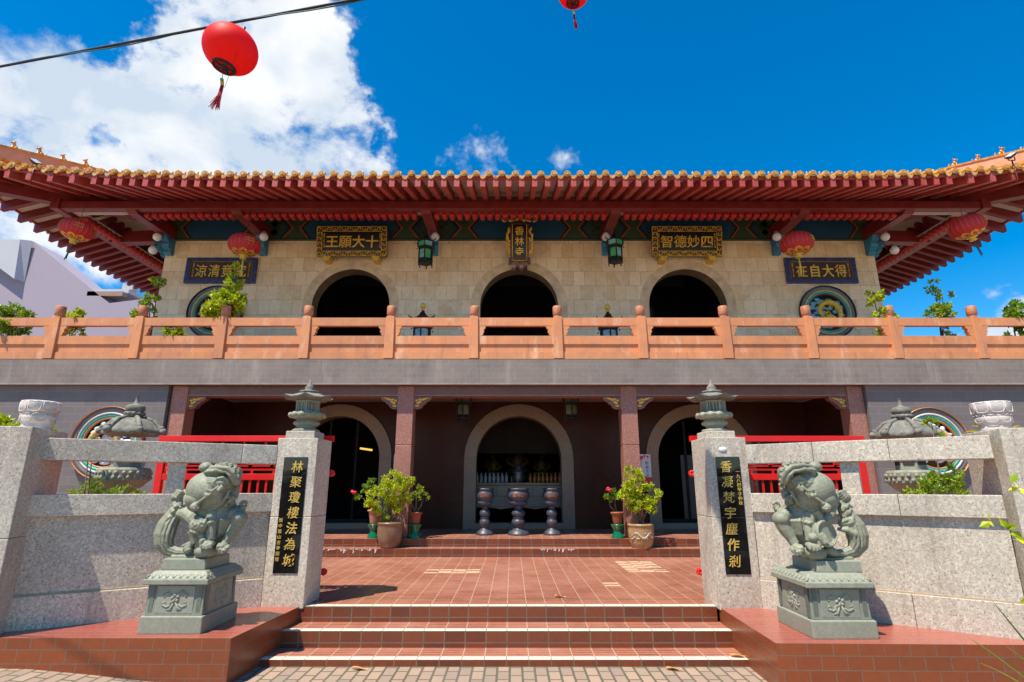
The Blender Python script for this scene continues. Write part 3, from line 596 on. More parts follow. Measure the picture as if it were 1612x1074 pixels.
# ---------------------------------------------------------------- gate pillars, granite wing walls
GRAN = granite('pale_granite', (.475, .41, .325), (.10, .09, .078), (.64, .57, .46), 70, .6, 1., .5, rain=[((.62, .58, .50, 1), .45, 3., .5), ((.19, .155, .12, 1), .6, 4.4, .35)])
GRANM = granite('dark_granite_back', (.36, .28, .25), (.14, .11, .1), (.45, .36, .32), 62, .55, 1., .2)
POL = paint('polished_black_granite', (.008, .008, .009), .07, .2, 40, bump=0)
LETG = paint('gilt_lettering', (.80, .55, .12), .42, .3, 60, .35, .5)
STONE = granite('green_grey_stone', (.26, .26, .185), (.14, .14, .10), (.35, .345, .26), 26, .7, .6, .45)
STONED = granite('weathered_stone', (.17, .165, .135), (.07, .07, .06), (.26, .25, .2), 22, .8, .9, .6)
LOTUS = paint('chalky_lotus_stone', (.60, .54, .50), .8, .3, 7, bump=.6, c2=(.42, .36, .33))
JOINT = paint('mortar_joint', (.45, .33, .22), .8, .3, 12)
def gate_pillar(x, yf, label, chars, small, sm_side, oval):
    t = thing('gate_pillar', label, 'gate pillar', (x, yf + .25, ZL), 'granite pillars flanking the entrance steps')
    mb = MB(); mb.box(x - .225, x + .225, yf, yf + .5, ZL - .02, 1.262); mb.box(x - .225, x + .225, yf, yf + .5, 1.265, 2.118); mb.build('shaft', [GRAN], t, .006)
    mb = MB(); mb.box(x - .132, x + .132, yf - .009, yf + .002, .69, 1.258); mb.box(x - .132, x + .132, yf - .009, yf + .002, 1.262, 1.905); pl = mb.build('inscription_panel', [POL], t)
    mb = MB(); xx = x + (.028 if sm_side < 0 else -.028)
    for i, ch in enumerate(chars): write(mb, ch, xx, yf - .009, 1.80 - i * .163, .132, .008, slant=.12)
    for i, ch in enumerate(small):
        n = len(small); z0 = 1.23 if sm_side < 0 else 1.745; write(mb, ch, x + sm_side * .098, yf - .009, z0 - i * (.057 if sm_side < 0 else .0475), .046, .006)
    mb.build('lettering', [LETG], pl)
    if oval:
        mb = MB(); mb.lathe([(.045, 0), (.045, .006), (.04, .01)], 0, 0, 20, T=Matrix.Translation((x - .04, yf + .002, 1.985)) @ Matrix.Rotation(pi / 2, 4, 'X') @ Matrix.Diagonal((1, .62, 1, 1))); mb.build('oval_plate', [WHITE], t)
gate_pillar(-2.425, 6.31, 'left granite gate pillar with gilt couplet 林聚瓊樓法為城 on a black panel', '林聚瓊樓法為城', '閩中靈山古寺題贈', -1, False)
gate_pillar(2.39, 6.235, 'right granite gate pillar with gilt couplet 香凝梵宇塵作剎 on a black panel', '香凝梵宇塵作剎', '一九八四甲子仲秋', 1, True)
def pillar_lantern(x, label):
    t = thing('stone_lantern', label, 'stone lantern', (x, 6.52, 2.118), 'small stone lanterns on the gate pillars'); z = 2.118; y = 6.52
    mb = MB(); mb.box(x - .165, x + .165, y - .165, y + .165, z, z + .085); mb.build('base', [GRAN], t, .008)
    mb = MB(); mb.lathe([(.15, .085), (.155, .10), (.15, .11), (.105, .125), (.10, .14), (.105, .15), (.132, .165), (.138, .185), (.13, .205), (.115, .22), (.11, .235)], x, y, 24, 0, z)
    for k in range(16): a = 2 * pi * k / 16; mb.ell((x + .124 * cos(a), y + .124 * sin(a), z + .187), (.026, .026, .024), 6)
    mb.build('pedestal_ring', [STONE], t)
    mb = MB(); mb.lathe([(.10, .225), (.16, .245), (.195, .275), (.20, .30), (.17, .305), (.13, .315)], x, y, 24, 0, z)
    for k in range(12): a = 2 * pi * k / 12; R = Matrix.Rotation(a, 3, 'Z') @ Matrix.Rotation(-.5, 3, 'Y'); mb.ell((x + .185 * cos(a), y + .185 * sin(a), z + .28), (.03, .045, .034), 8, 0, R)
    mb.build('lotus_bowl', [STONE], t)
    mb = MB(); h0, h1 = z + .31, z + .45; mb.lathe([(.118, 0), (.118, h1 - h0)], x, y, 6, 1, h0, False, rot=pi / 6 + .2)
    for k in range(6):
        a = 2 * pi * k / 6 + pi / 6 + .2; b = a + pi / 3; r = .131; p, q = Vector((x + r * cos(a), y + r * sin(a), 0)), Vector((x + r * cos(b), y + r * sin(b), 0)); u = q - p
        def bar(f0, z0, f1, z1, w=.008): mb.tube([p + u * f0 + Vector((0, 0, z0)), p + u * f1 + Vector((0, 0, z1))], w, 4, 0, False)
        bar(0, h0, 0, h1, .014); bar(0, h0 + .01, 1, h0 + .01, .014); bar(0, h1 - .012, 1, h1 - .012, .014); bar(.5, h0, .5, h1, .007); bar(.2, h0 + .02, .2, h1 - .02, .008); bar(.8, h0 + .02, .8, h1 - .02, .008)
        for f in (.2, .5): 
            for i in range(3): zz = h0 + .03 + i * .03; bar(f, zz, f + .3, zz + .03, .0045); bar(f, zz + .03, f + .3, zz, .0045)
    mb.build('lattice_box', [STONE, paint('lantern_dark', (.05, .055, .04), .9)], t)
    mb = MB(); vs = []; n = 6; M_ = 3
    for j, (r, h) in enumerate(((.10, .45), (.285, .465), (.295, .48), (.22, .505), (.15, .53), (.10, .545))):
        for k in range(n * M_):
            a = 2 * pi * k / (n * M_) + pi / 6 + .2; f = (k % M_) / M_; c_ = 1 if f == 0 else .905; up = .03 if (f == 0 and j in (1, 2)) else 0; vs.append((x + r * c_ * cos(a), y + r * c_ * sin(a), z + h + up))
    m = n * M_; mb.add(vs, [(j * m + k, j * m + (k + 1) % m, (j + 1) * m + (k + 1) % m, (j + 1) * m + k) for j in range(5) for k in range(m)] + [tuple(range(m - 1, -1, -1)), tuple(5 * m + k for k in range(m))])
    mb.build('hexagonal_roof', [STONED], t)
    mb = MB(); mb.lathe([(.10, .545), (.115, .555), (.11, .57), (.06, .58), (.05, .59), (.058, .61), (.035, .64), (.014, .67), (.008, .715), (.002, .72)], x, y, 16, 0, z); mb.build('finial', [STONED], t)
pillar_lantern(-2.425, 'small hexagonal stone lantern on top of the left granite gate pillar')
pillar_lantern(2.39, 'small hexagonal stone lantern on top of the right granite gate pillar')
def wing_wall(A, ang, L, label, stub, joints):
    t = thing('granite_wall', label, 'wall', (A[0], A[1], ZL), 'granite wing walls beside the gate'); F = Matrix.Translation((A[0], A[1], 0)) @ Matrix.Rotation(ang, 4, 'Z')
    def part(nm, x0, x1, y0, y1, z0, z1, m=GRAN, par=t, bev=.006):
        b = MB(F); b.box(x0, x1, y0, y1, z0, z1)
        return b.build(nm, [m], par, bev)
    js = sorted([0.] + joints + [L])
    for a, b in zip(js, js[1:]): part('top_rail', a + .0015, b - .0015, -.035, .20, 1.828, 2.035)
    js = sorted([0.] + [j * .93 + .1 for j in joints] + [L])
    for a, b in zip(js, js[1:]): part('middle_rail', a + .0015, b - .0015, -.03, .20, 1.318, 1.515)
    part('stub', stub, stub + .16, .02, .17, 1.515, 1.828); b = MB(F); b.box(0, L, .02, .17, .645, 1.318); e = ((-.12, .03) if A[0] > 0 else (L - .03, L + .12)); b.box(*e, .075, .165, ZL, 1.317); b.build('panel', [GRAN], t, .004)
    b = MB(F); js = sorted([0.] + [j * .8 + .25 for j in joints] + [L])
    for p, q in zip(js, js[1:]): b.box(p + .0015, q - .0015, -.01, .19, ZL - .03, .635)
    b.build('base_course', [GRAN], t, .005); b = MB(F); b.frus(0, L, .005, .17, .633, .0, .65); b.build('mortar_fillet', [JOINT], t)
LA, LB = (-4.47, 5.26), (-2.66, 6.335); RA, RB = (2.61, 6.232), (4.29, 4.995)
wing_wall(LA, atan2(LB[1] - LA[1], LB[0] - LA[0]), hypot(LB[0] - LA[0], LB[1] - LA[1]), 'left granite wing wall, the shadier one, running from the end post to the left gate pillar', 1.08, [1.75])
wing_wall(RA, atan2(RB[1] - RA[1], RB[0] - RA[0]), hypot(RB[0] - RA[0], RB[1] - RA[1]), 'right granite wing wall, brightly sunlit, running from the right gate pillar to its end post', .88, [.66, 1.32])
def end_post(x, y, rot, label, zt):
    t = thing('granite_post', label, 'post', (x, y, ZL), 'granite end posts with lotus tops'); F = Matrix.Translation((x, y, 0)) @ Matrix.Rotation(rot, 4, 'Z')
    b = MB(F); b.box(-.215, .215, -.25, .42, ZL - .02, 1.15); b.box(-.215, .215, -.25, .42, 1.153, zt); b.build('shaft', [GRAN], t, .006)
    b = MB(); b.lathe([(.165, 0), (.16, .03), (.15, .06), (.15, .085), (.162, .095), (.176, .12), (.18, .16), (.17, .19), (.158, .196), (.162, .205), (.178, .225), (.19, .27), (.197, .325), (.19, .345), (.17, .35), (.02, .352)], x, y + .17, 28, 0, zt, sc=.8)
    for za, zb, r, n in ((.10, .19, .178, 8), (.215, .335, .192, 8)):
        for k in range(n):
            a0 = 2 * pi * (k + .5 * (za > .2)) / n; w = pi / n * .86; U = [(-1, zb - .005), (-1, za + .035), (-.75, za + .008), (0, za), (.75, za + .008), (1, za + .035), (1, zb - .005), (.5, zb + .004), (0, zb - .006), (-.5, zb + .004), (-1, zb - .005)]
            b.tube([(x + .8 * r * cos(a0 + w * u), y + .17 + .8 * r * sin(a0 + w * u), zt + .8 * h) for u, h in U], .0048, 5)
    for lvl, r in ():
        for k in range(8):
            a = 0; b.ell((x + .86 * r * cos(a), y + .17 + .86 * r * sin(a), zt + .86 * lvl), (.018, .05, .042), 10, 0, Matrix.Rotation(a, 3, 'Z'))
    b.build('lotus_finial', [LOTUS], t)
end_post(-4.63, 5.215, .27, 'granite end post with lotus finial at the left edge beside the shadier wall', 2.115)
end_post(4.60, 5.10, -.27, 'granite end post with lotus finial at the right edge beside the sunlit wall', 2.09)
# tiled plinths under the lions
def plinth(pts, label, x):
    mb = MB(); n = len(pts); z0 = -.05
    mb.add([(a, b, ZL) for a, b in pts], [tuple(range(n))], 0)
    for i in range(n):
        a, b = pts[i], pts[(i + 1) % n]; mb.add([(*a, z0), (*b, z0), (*b, ZL), (*a, ZL)], [(0, 1, 2, 3)], 1 if abs(a[1] - b[1]) < abs(a[0] - b[0]) else 2)
    single(mb, 'tiled_plinth', [RED_PT, RED_P, RED_PY], (x, 5.4, 0), label, 'plinth', 'red tiled plinths under the lions')
plinth([(-2.35, 5.08), (-2.243, 6.34), (-2.62, 6.5), (-4.9, 5.25), (-6.5, 4.9), (-6.5, 5.10)][0:3] + [(-4.3, 5.48), (-6.5, 5.3), (-6.5, 5.10)], 'red tiled plinth under the lion left of the steps', -3)
plinth([(2.14, 4.93), (6.5, 4.83), (6.5, 5.2), (4.3, 5.2), (2.62, 6.45), (2.178, 6.3)], 'red tiled plinth under the lion right of the steps', 3)
# ---------------------------------------------------------------- red gates behind the walls
REDG = paint('red_gloss_paint', (.72, .008, .006), .35, .12, 9, bump=.05)
def red_gate(x0, x1, y, label):
    t = thing('red_gate', label, 'gate', ((x0 + x1) / 2, y, ZL), 'red metal gates folded open behind the walls')
    def part(nm, bx, bev=.004):
        b = MB()
        for q in bx: b.box(*q)
        return b.build(nm, [REDG], t, bev)
    lo, hi = min(x0, x1), max(x0, x1)
    part('top_bar', [(min(lo - .02, x1 - .09), max(hi + .02, x1 + .09), y - .035, y + .035, 2.125, 2.195)]); part('middle_bar', [(lo + .05, hi - .05, y - .025, y + .025, 1.66, 1.735)]); part('bottom_bar', [(lo, hi, y - .025, y + .025, .44, .50)])
    part('stile', [(lo, lo + .085, y - .03, y + .03, .40, 2.125)]); part('stile', [(hi - .085, hi, y - .03, y + .03, .40, 2.125)]); 
    part('foot', [(x0 - .09, x0 + .09, y - .05, y + .05, 1.52, 1.56)] if False else [(lo + .01, lo + .10, y - .06, y + .06, ZL, .41), (hi - .10, hi - .01, y - .06, y + .06, ZL, .41)])
    bars = [(lo + .15 + i * .10, lo + .172 + i * .10, y - .011, y + .011, .5, 1.66) for i in range(int((hi - lo - .3) / .10) + 1)]; part('bars', bars, 0)
    fr = [(lo + .085, hi - .085, y - .012, y + .012, 2.05, 2.07), (lo + .085, hi - .085, y - .012, y + .012, 1.775, 1.795)]; P = .26; n = int((hi - lo - .17) / P); P = (hi - lo - .17) / n
    for i in range(n):
        a = lo + .085 + i * P; w = .020; yy = (y - .013, y + .013); fr += [(a, a + w, *yy, 1.735, 1.78), (a + P * .5, a + P * .5 + w, *yy, 2.07, 2.13)]
        # meander key
        for (u0, z0, u1, z1) in ((.0, 1.83, .0, 2.02), (.0, 2.0, .62, 2.02), (.62, 1.87, .62, 2.02), (.28, 1.87, .70, 1.89), (.28, 1.87, .28, 1.965), (.28, 1.945, .46, 1.965), (.0, 1.82, .86, 1.84), (.86, 1.82, .86, 2.06)):
            fr.append((a + u0 * P, a + u1 * P + w, *yy, z0, max(z1, z0 + w)))
    part('fretwork', fr, 0)
    s = 1 if x1 > x0 else -1
    for z in (1.74, .62):
        b = MB(); b.ell((x1 + s * .10, y - .02, z), (.05, .035, .04), 10)
        for k in range(5): b.ell((x1 + s * .105 + .022 * cos(k * 1.26), y - .045, z + .025 * sin(k * 1.26)), (.018, .014, .018), 6)
        b.build('rosette_knob', [REDG], t)
red_gate(-4.36, -2.31, 6.93, 'red fretwork metal gate leaf behind the left granite wall'); red_gate(4.36, 2.31, 6.95, 'red fretwork metal gate leaf behind the right granite wall')
# ---------------------------------------------------------------- garden lanterns in the side courts
def garden_lantern(x, y, zo, label):
    t = thing('garden_lantern', label, 'stone lantern', (x, y, ZL), 'tall stone garden lanterns in the side courts')
    mb = MB(); mb.lathe([(.30, 0), (.30, .12), (.24, .14), (.22, .2), (.19, .25), (.185, 1.18), (.2, 1.2), (.2, 1.26)], x, y, 6, 0, ZL, False, rot=.3); mb.build('column', [STONE], t, .01)
    mb = MB(); z = 1.60 + zo; mb.lathe([(.19, -.06), (.25, -.03), (.30, .02), (.345, .07), (.35, .22), (.33, .25), (.2, .26)], x, y, 12, 0, z, False, rot=.25)
    for k in range(12):
        a = 2 * pi * (k + .5) / 12 + .25
        for j in range(4): mb.ell((x + .335 * cos(a) - .05 * (j - 1.5) * sin(a), y + .335 * sin(a) + .05 * (j - 1.5) * cos(a), z + .14 + .035 * (-1) ** j), (.03, .03, .035), 6)
    mb.build('carved_bowl', [STONE], t)
    mb = MB(); mb.lathe([(.2, .26), (.2, .55)], x, y, 6, 0, z, False, rot=.3)
    for k in range(6): a = 2 * pi * (k + .5) / 6 + .3; mb.box(-.07, .07, -.012, .012, z + .33, z + .49, 1, Matrix.Translation((x + .172 * cos(a), y + .172 * sin(a), 0)) @ Matrix.Rotation(a + pi / 2, 4, 'Z'))
    mb.build('fire_box', [STONE, paint('fire_box_dark', (.03, .03, .025), .9)], t)
    z2 = 2.33 + zo; mb = MB(); vs = []; n = 6; q = 6
    prof = ((.2, 0), (.38, .0), (.405, .03), (.37, .10), (.31, .17), (.25, .225), (.16, .265), (.12, .27))
    for j, (r, h) in enumerate(prof):
        for k in range(n * q):
            a = 2 * pi * k / (n * q) + .3; f = abs((k % q) / q - .5) * 2; up = .05 * f ** 4 if j in (1, 2) else 0; vs.append((x + r * (.9 + .1 * f) * cos(a), y + r * (.9 + .1 * f) * sin(a), z2 + h + up))
    m = n * q; mb.add(vs, [(j * m + k, j * m + (k + 1) % m, (j + 1) * m + (k + 1) % m, (j + 1) * m + k) for j in range(len(prof) - 1) for k in range(m)] + [tuple(range(m - 1, -1, -1)), tuple((len(prof) - 1) * m + k for k in range(m))], 0, True)
    for k in range(6):
        a = 2 * pi * k / 6 + .3; c_, s_ = cos(a), sin(a); mb.tube([(x + r * c_, y + r * s_, z2 + h) for r, h in ((.14, .28), (.26, .235), (.33, .165), (.385, .09), (.41, .06))], [.03, .034, .034, .038, .045], 6)
        mb.ell((x + .42 * c_, y + .42 * s_, z2 + .07), .055, 8); mb.ell((x + .40 * c_, y + .40 * s_, z2 + .125), .035, 8)
    mb.build('curled_roof', [STONED], t)
    mb = MB(); mb.lathe([(.10, .26), (.105, .29), (.12, .30), (.13, .325), (.125, .36), (.10, .365), (.125, .38), (.135, .41), (.13, .45), (.09, .475), (.05, .485), (.035, .5), (.022, .56), (.02, .60), (.028, .61)], x, y, 16, 0, z2)
    for k in range(12): a = 2 * pi * k / 12; mb.ell((x + .12 * cos(a), y + .12 * sin(a), z2 + .335), (.03, .03, .03), 6)
    mb.build('lotus_bud', [STONED], t)
garden_lantern(-5.83, 8.5, -.0, 'tall stone garden lantern showing over the left granite wall before the grey facade'); garden_lantern(6.02, 8.5, -.04, 'tall stone garden lantern showing over the right granite wall before the grey facade')
# ---------------------------------------------------------------- signboards
BROWNB = paint('brown_board', (.06, .022, .015), .5, .3, 9); BLACKB = paint('black_lacquer', (.010, .008, .007), .3, .2, 9); REDB = paint('dark_red_lacquer', (.11, .022, .015), .4, .3, 9)
BLUET = tiles('blue_mosaic', 'xz', .055, .055, (.02, .035, .14), (.035, .06, .2), (.05, .05, .06), .005, 0, .25, (.01, .01), .2)
def horizontal_sign(cx, txt, small, label):
    y = 13.0; z0, z1 = 7.23, 8.01; t = thing('signboard', label, 'signboard', (cx, y, z0), 'black and gold name boards above the arches'); x0, x1 = cx - .89, cx + .89
    F = Matrix.Translation((cx, y, z0)) @ Matrix.Rotation(radians(9), 4, 'X') @ Matrix.Translation((-cx, -y, -z0))
    mb = MB(F); mb.box(x0 + .1, x1 - .1, y - .02, y + .02, z0 + .1, z1 - .1); mb.build('board', [BLACKB], t)
    mb = MB(F); mb.box(x0, x1, y - .05, y + .03, z0, z0 + .13); mb.box(x0, x1, y - .05, y + .03, z1 - .13, z1); mb.box(x0, x0 + .13, y - .05, y + .03, z0 + .13, z1 - .13); mb.box(x1 - .13, x1, y - .05, y + .03, z0 + .13, z1 - .13); fr = mb.build('frame', [BROWNB], t)
    mb = MB(F)
    for e in (0, .125):
        for q in ((x0 + e, x1 - e, z0 + e, z0 + e + .014), (x0 + e, x1 - e, z1 - e - .014, z1 - e), (x0 + e, x0 + e + .014, z0 + e, z1 - e), (x1 - e - .014, x1 - e, z0 + e, z1 - e)): mb.box(q[0], q[1], y - .062, y - .048, q[2], q[3])
    def swirl(ax, az, s, f): mb.tube([(ax + s * r_ * cos(a), y - .055, az + f * r_ * sin(a)) for r_, a in ((.055, -.3), (.05, .6), (.045, 1.6), (.04, 2.7), (.03, 3.9), (.018, 5.2))], [.009, .014, .015, .014, .011, .008], 5); mb.ell((ax + s * .062, y - .055, az - f * .03), (.025, .01, .012), 6)
    n = 14
    for i in range(n): a = x0 + .065 + (x1 - x0 - .13) * i / (n - 1); swirl(a, z0 + .068, 1, (-1) ** i); swirl(a, z1 - .068, -1, (-1) ** i)
    for i in range(1, 5): a = z0 + .065 + (z1 - z0 - .13) * i / 5; swirl(x0 + .068, a, (-1) ** i, 1); swirl(x1 - .068, a, (-1) ** i, -1)
    mb.build('gilt_scrollwork', [GOLD], fr)
    mb = MB(F)
    for i, ch in enumerate(txt): write(mb, ch, cx - .51 + i * .34, y - .02, (z0 + z1) / 2, .34, .025, slant=.04)
    for i, ch in enumerate(small): write(mb, ch, x0 + .175, y - .02, z1 - .2 - i * .055, .05, .008); write(mb, ch, x1 - .175, y - .02, z1 - .2 - i * .055, .05, .008)
    mb.build('lettering', [GOLD], t)
    for s in (-1, 1):
        mb = MB(); X = cx + s * .62; P = [(-.09, z0 - .0), (-.10, z0 - .05), (-.075, z0 - .06), (-.075, z0 - .12), (-.05, z0 - .135), (.05, z0 - .135), (.075, z0 - .12), (.075, z0 - .06), (.10, z0 - .05), (.09, z0)]
        mb.prism([(X + a, b) for a, b in P], y - .08, y + .2); mb.build('support_foot', [GOLD], t, .008)
horizontal_sign(-4.08, '王願大十', '佛曆二五二九年', 'wide black board with gilt characters 王願大十 and gilt scroll frame above left arch')
horizontal_sign(4.46, '智德妙四', '佛曆二五二九年', 'wide black board with gilt characters 智德妙四 and gilt scroll frame above right arch')
def vertical_sign():
    cx = .19; y = 12.9; z0, z1 = 7.16, 8.0; t = thing('signboard', 'narrow upright black board with gilt characters 香林寺 between carved gilt wings', 'signboard', (cx, y, z0)); F = Matrix.Translation((cx, y, z0)) @ Matrix.Rotation(radians(12), 4, 'X') @ Matrix.Translation((-cx, -y, -z0))
    mb = MB(F); mb.box(cx - .17, cx + .17, y - .02, y + .02, z0, z1); mb.build('board', [BLACKB], t)
    mb = MB(F); mb.box(cx - .23, cx - .17, y - .05, y + .03, z0 - .02, z1 + .02); mb.box(cx + .17, cx + .23, y - .05, y + .03, z0 - .02, z1 + .02); mb.box(cx - .27, cx + .27, y - .06, y + .03, z0 - .07, z0 + .0); mb.box(cx - .24, cx + .24, y - .05, y + .03, z1, z1 + .05)
    P = [(-.27, z0 - .07), (-.28, z0 - .17), (-.21, z0 - .18), (-.18, z0 - .11), (-.08, z0 - .10), (0, z0 - .13), (.08, z0 - .10), (.18, z0 - .11), (.21, z0 - .18), (.28, z0 - .17), (.27, z0 - .07)]; mb.prism([(cx + a, b) for a, b in P], y - .05, y + .02); fr = mb.build('frame', [REDB], t)
    mb = MB(F); rr = random.Random(3)
    for s in (-1, 1):
        mb.box(cx + s * .18 - .008, cx + s * .18 + .008, y - .06, y - .045, z0, z1)
        for i in range(16):
            zz = z0 + .12 + .62 * i / 15; w = .05 + .04 * sin(pi * i / 15); mb.ell((cx + s * (.25 + rr.uniform(0, w)), y - .03, zz), (rr.uniform(.02, .04), .03, rr.uniform(.02, .045)), 7)
        mb.tube([(cx + s * (.24 + .09 * sin(pi * i / 12)), y - .03 - .02 * sin(i * 1.6), z0 + .1 + .62 * i / 12) for i in range(13)], .022, 6)
        mb.tube([(cx + s * (.36 - .085 * cos(a)), y - .06, z1 + .14 + .07 * sin(a)) for a in [i * .5 for i in range(1, 11)]], .018, 6)
    for i in range(15): a = -1 + 2 * i / 14; mb.ell((cx + .26 * a, y - .05, z1 + .08 + .07 * (1 - abs(a)) + rr.uniform(-.02, .03)), (.035, .03, rr.uniform(.025, .05)), 7)
    mb.ell((cx, y - .06, z1 + .21), (.03, .03, .06), 8); mb.tube([(cx - .2, y - .062, z0 - .05), (cx - .12, y - .062, z0 - .09), (cx, y - .062, z0 - .085), (cx + .12, y - .062, z0 - .09), (cx + .2, y - .062, z0 - .05)], .012, 5); mb.build('gilt_carving', [GOLD], fr)
    mb = MB(F)
    for i, ch in enumerate('香林寺'): write(mb, ch, cx, y - .02, z1 - .16 - i * .265, .235, .02)
    mb.build('lettering', [GOLD], t)
    mb = MB()
    for i in range(4): mb.box(cx - .2 + i * .1, cx - .101 + i * .1, y + .05, y + .25, z0 - .24, z0 - .18, i % 2)
    mb.build('support_block', [paint('pink_block', (.5, .36, .34), .6), paint('plum_block', (.2, .06, .08), .6)], t)
vertical_sign()
def seal_sign(cx, txt, label):
    y = 13.15; z0, z1 = 6.57, 7.26; t = thing('wall_plaque', label, 'plaque', (cx, y, z0), 'blue mosaic bordered wall plaques'); x0, x1 = cx - .90, cx + .90
    mb = MB(); mb.box(x0 + .08, x1 - .08, y, y + .05, z0 + .08, z1 - .08); mb.build('board', [BROWNB], t)
    mb = MB(); mb.box(x0, x1, y - .03, y + .05, z0, z0 + .085); mb.box(x0, x1, y - .03, y + .05, z1 - .085, z1); mb.box(x0, x0 + .1, y - .03, y + .05, z0 + .085, z1 - .085); mb.box(x1 - .1, x1, y - .03, y + .05, z0 + .085, z1 - .085); mb.build('mosaic_frame', [BLUET], t)
    mb = MB(); mb.box(x0 + .1, x1 - .1, y - .012, y + .001, z1 - .115, z1 - .085); mb.box(x0 + .1, x0 + .125, y - .012, y + .001, z0 + .085, z1 - .085); mb.box(x1 - .125, x1 - .1, y - .012, y + .001, z0 + .085, z1 - .085); mb.build('inner_moulding', [paint('umber_moulding', (.22, .11, .04), .5)], t)
    mb = MB()
    for i, ch in enumerate(txt): write(mb, ch, cx - .50 + i * .335, y, (z0 + z1) / 2 - .01, .36, .02, sx=.86)
    for k in range(7): write(mb, '佛曆二五二九年'[k], x0 + .185, y, z1 - .17 - k * .055, .045, .006); write(mb, '佛曆二五二九年'[k], x1 - .185, y, z1 - .17 - k * .055, .045, .006)
    mb.build('lettering', [GOLDP], t)
seal_sign(-7.45, '涼清竟究', 'brown wall plaque with gold characters 涼清竟究 in blue mosaic border'); seal_sign(7.91, '在自大得', 'brown wall plaque with gold characters 在自大得 in blue mosaic border')
# ---------------------------------------------------------------- guardian lions on carved pedestals
LIONM = G('carved_lion_stone', .62)
_n = LIONM.noise(34, 5, .7); _s = LIONM.noise(2.6, 6, .65)
_c = LIONM.mix(LIONM.rng(_n, .4, .65), (.19, .198, .135), (.275, .278, .20)); _c = LIONM.mix(LIONM.rng(_s, .48, .75, 0, .5), _c, (.13, .135, .09))
LIONM.color(_c).bump(_n, .35, .006); LIONM = LIONM.m
PEDM = granite('pedestal_stone', (.245, .255, .19), (.165, .17, .125), (.30, .305, .23), 40, .6, .6, .3)
PEDD = granite('pedestal_border_stone', (.20, .215, .165), (.13, .14, .105), (.235, .245, .19), 40, .6, .6, .3)
LS = .00097
def lion(x, y, mir, coin, label):
    z0 = .945; t = thing('guardian_lion', label, 'statue', (x, y, z0 - .085), 'stone guardian lions')
    b = MB(); 
    def P(zx, zy, d=0.):
        k = 1 + d / y; return Vector(((x + mir * (zx - 515) * LS) * k, y + d, 1.6 + (z0 + (962 - zy) * LS - 1.6) * k))
    def E(zx, zy, rx, rz, d=0., ry=None, a=0.):
        R = Matrix.Rotation(-mir * radians(a), 3, 'Y') if a else None
        b.ell(P(zx, zy, d), (rx * LS, (ry if ry else (rx + rz) / 2) * LS, rz * LS), 28, 0, R)
    def Tb(pts, r, flat=1., n=10):
        b.tube([P(p[0], p[1], p[2] if len(p) > 2 else 0.) for p in pts], [q * LS for q in r] if isinstance(r, (list, tuple)) else r * LS, n, flat=flat)
    # trunk, chest and back
    E(680, 620, 165, 260, .02, 190, -8); E(640, 520, 190, 170, .03, 200); E(700, 780, 130, 130, .05, 150); E(640, 700, 110, 170, -.04, 120)
    for i in range(9):                     # combed belly hair
        u = 640 + i * 21; Tb([(u - 8, 500, -.10 + .01 * i), (u + 4, 620, -.145 + abs(i - 3) * .013), (u - 2, 740, -.12 + abs(i - 3) * .015), (u - 24, 820, -.07 + abs(i - 3) * .012)], [7, 12, 12, 5], n=6)
    # head: big tilted dome seen from below, muzzle ridge and brows
    E(575, 345, 232, 185, -.06, 190, -18); E(660, 270, 165, 125, -.085, 150, -10); E(500, 420, 150, 110, -.08, 150)
    Tb([(590, 262, -.225), (625, 222, -.235), (680, 212, -.235), (725, 232, -.215), (745, 275, -.19)], [8, 14, 16, 14, 8]); E(668, 262, 62, 42, -.205, 40)
    Tb([(600, 250, -.215), (560, 262, -.22), (500, 262, -.205), (430, 292, -.18)], [12, 12, 10, 6]); Tb([(690, 300, -.235), (650, 340, -.25), (655, 378, -.24)], [26, 20, 8]); Tb([(648, 300, -.24), (590, 345, -.255), (530, 330, -.245)], [18, 14, 4])
    for k in range(4): Tb([(640 - 22 * k, 200 + 5 * k, -.20), (590 - 24 * k, 225 + 12 * k, -.205), (530 - 20 * k, 235 + 18 * k, -.19)], [5, 8, 3], n=6)
    Tb([(760, 330, -.18), (735, 400, -.175), (690, 470, -.15), (600, 520, -.16), (500, 500, -.175), (400, 455, -.15)], [14, 16, 14, 14, 12, 8])
    # mane frill, ribbon and curls
    fr = [(505, 185, -.15), (545, 150, -.19), (600, 138, -.225), (655, 152, -.24), (705, 158, -.24), (752, 195, -.235), (785, 245, -.21), (800, 285, -.18)]
    fo = [(500, 160, -.13), (545, 120, -.18), (605, 112, -.22), (665, 118, -.245), (720, 122, -.245), (775, 165, -.24), (812, 220, -.215), (832, 285, -.18)]
    up = 0 if not coin else 14
    Tb([(p[0], p[1] - up * .3, p[2] - up * .0015) for p in fr], [14, 17, 17, 18, 18, 18, 17, 12]); Tb([(p[0], p[1] - up, p[2] - up * .001) for p in fo], [16, 20, 20, 22, 22, 22, 20, 16]); E(640, 150 - up, 150, 38, -.12, 120, 6); E(790, 220, 45, 110, -.10, 120, -20)
    for cx, cz, d, r in ((560, 118, -.12, 26), (600, 100, -.16, 24), (640, 92, -.18, 27), (690, 88, -.19, 28), (738, 96, -.19, 28), (790, 108, -.17, 24), (775, 135, -.21, 26), (815, 160, -.18, 26), (822, 205, -.19, 26), (836, 250, -.17, 25), (660, 105, -.10, 40), (740, 118, -.08, 50), (800, 180, -.08, 50)):
        E(cx, cz - up * .8, r, r * .9, d); R = r * LS * .72; c = P(cx, cz - up * .8, d - r * LS * .85); b.tube([c + Vector((R * k / 9 * cos(k * .9), -.004, R * k / 9 * sin(k * .9))) for k in range(2, 10)], .0095, 5)
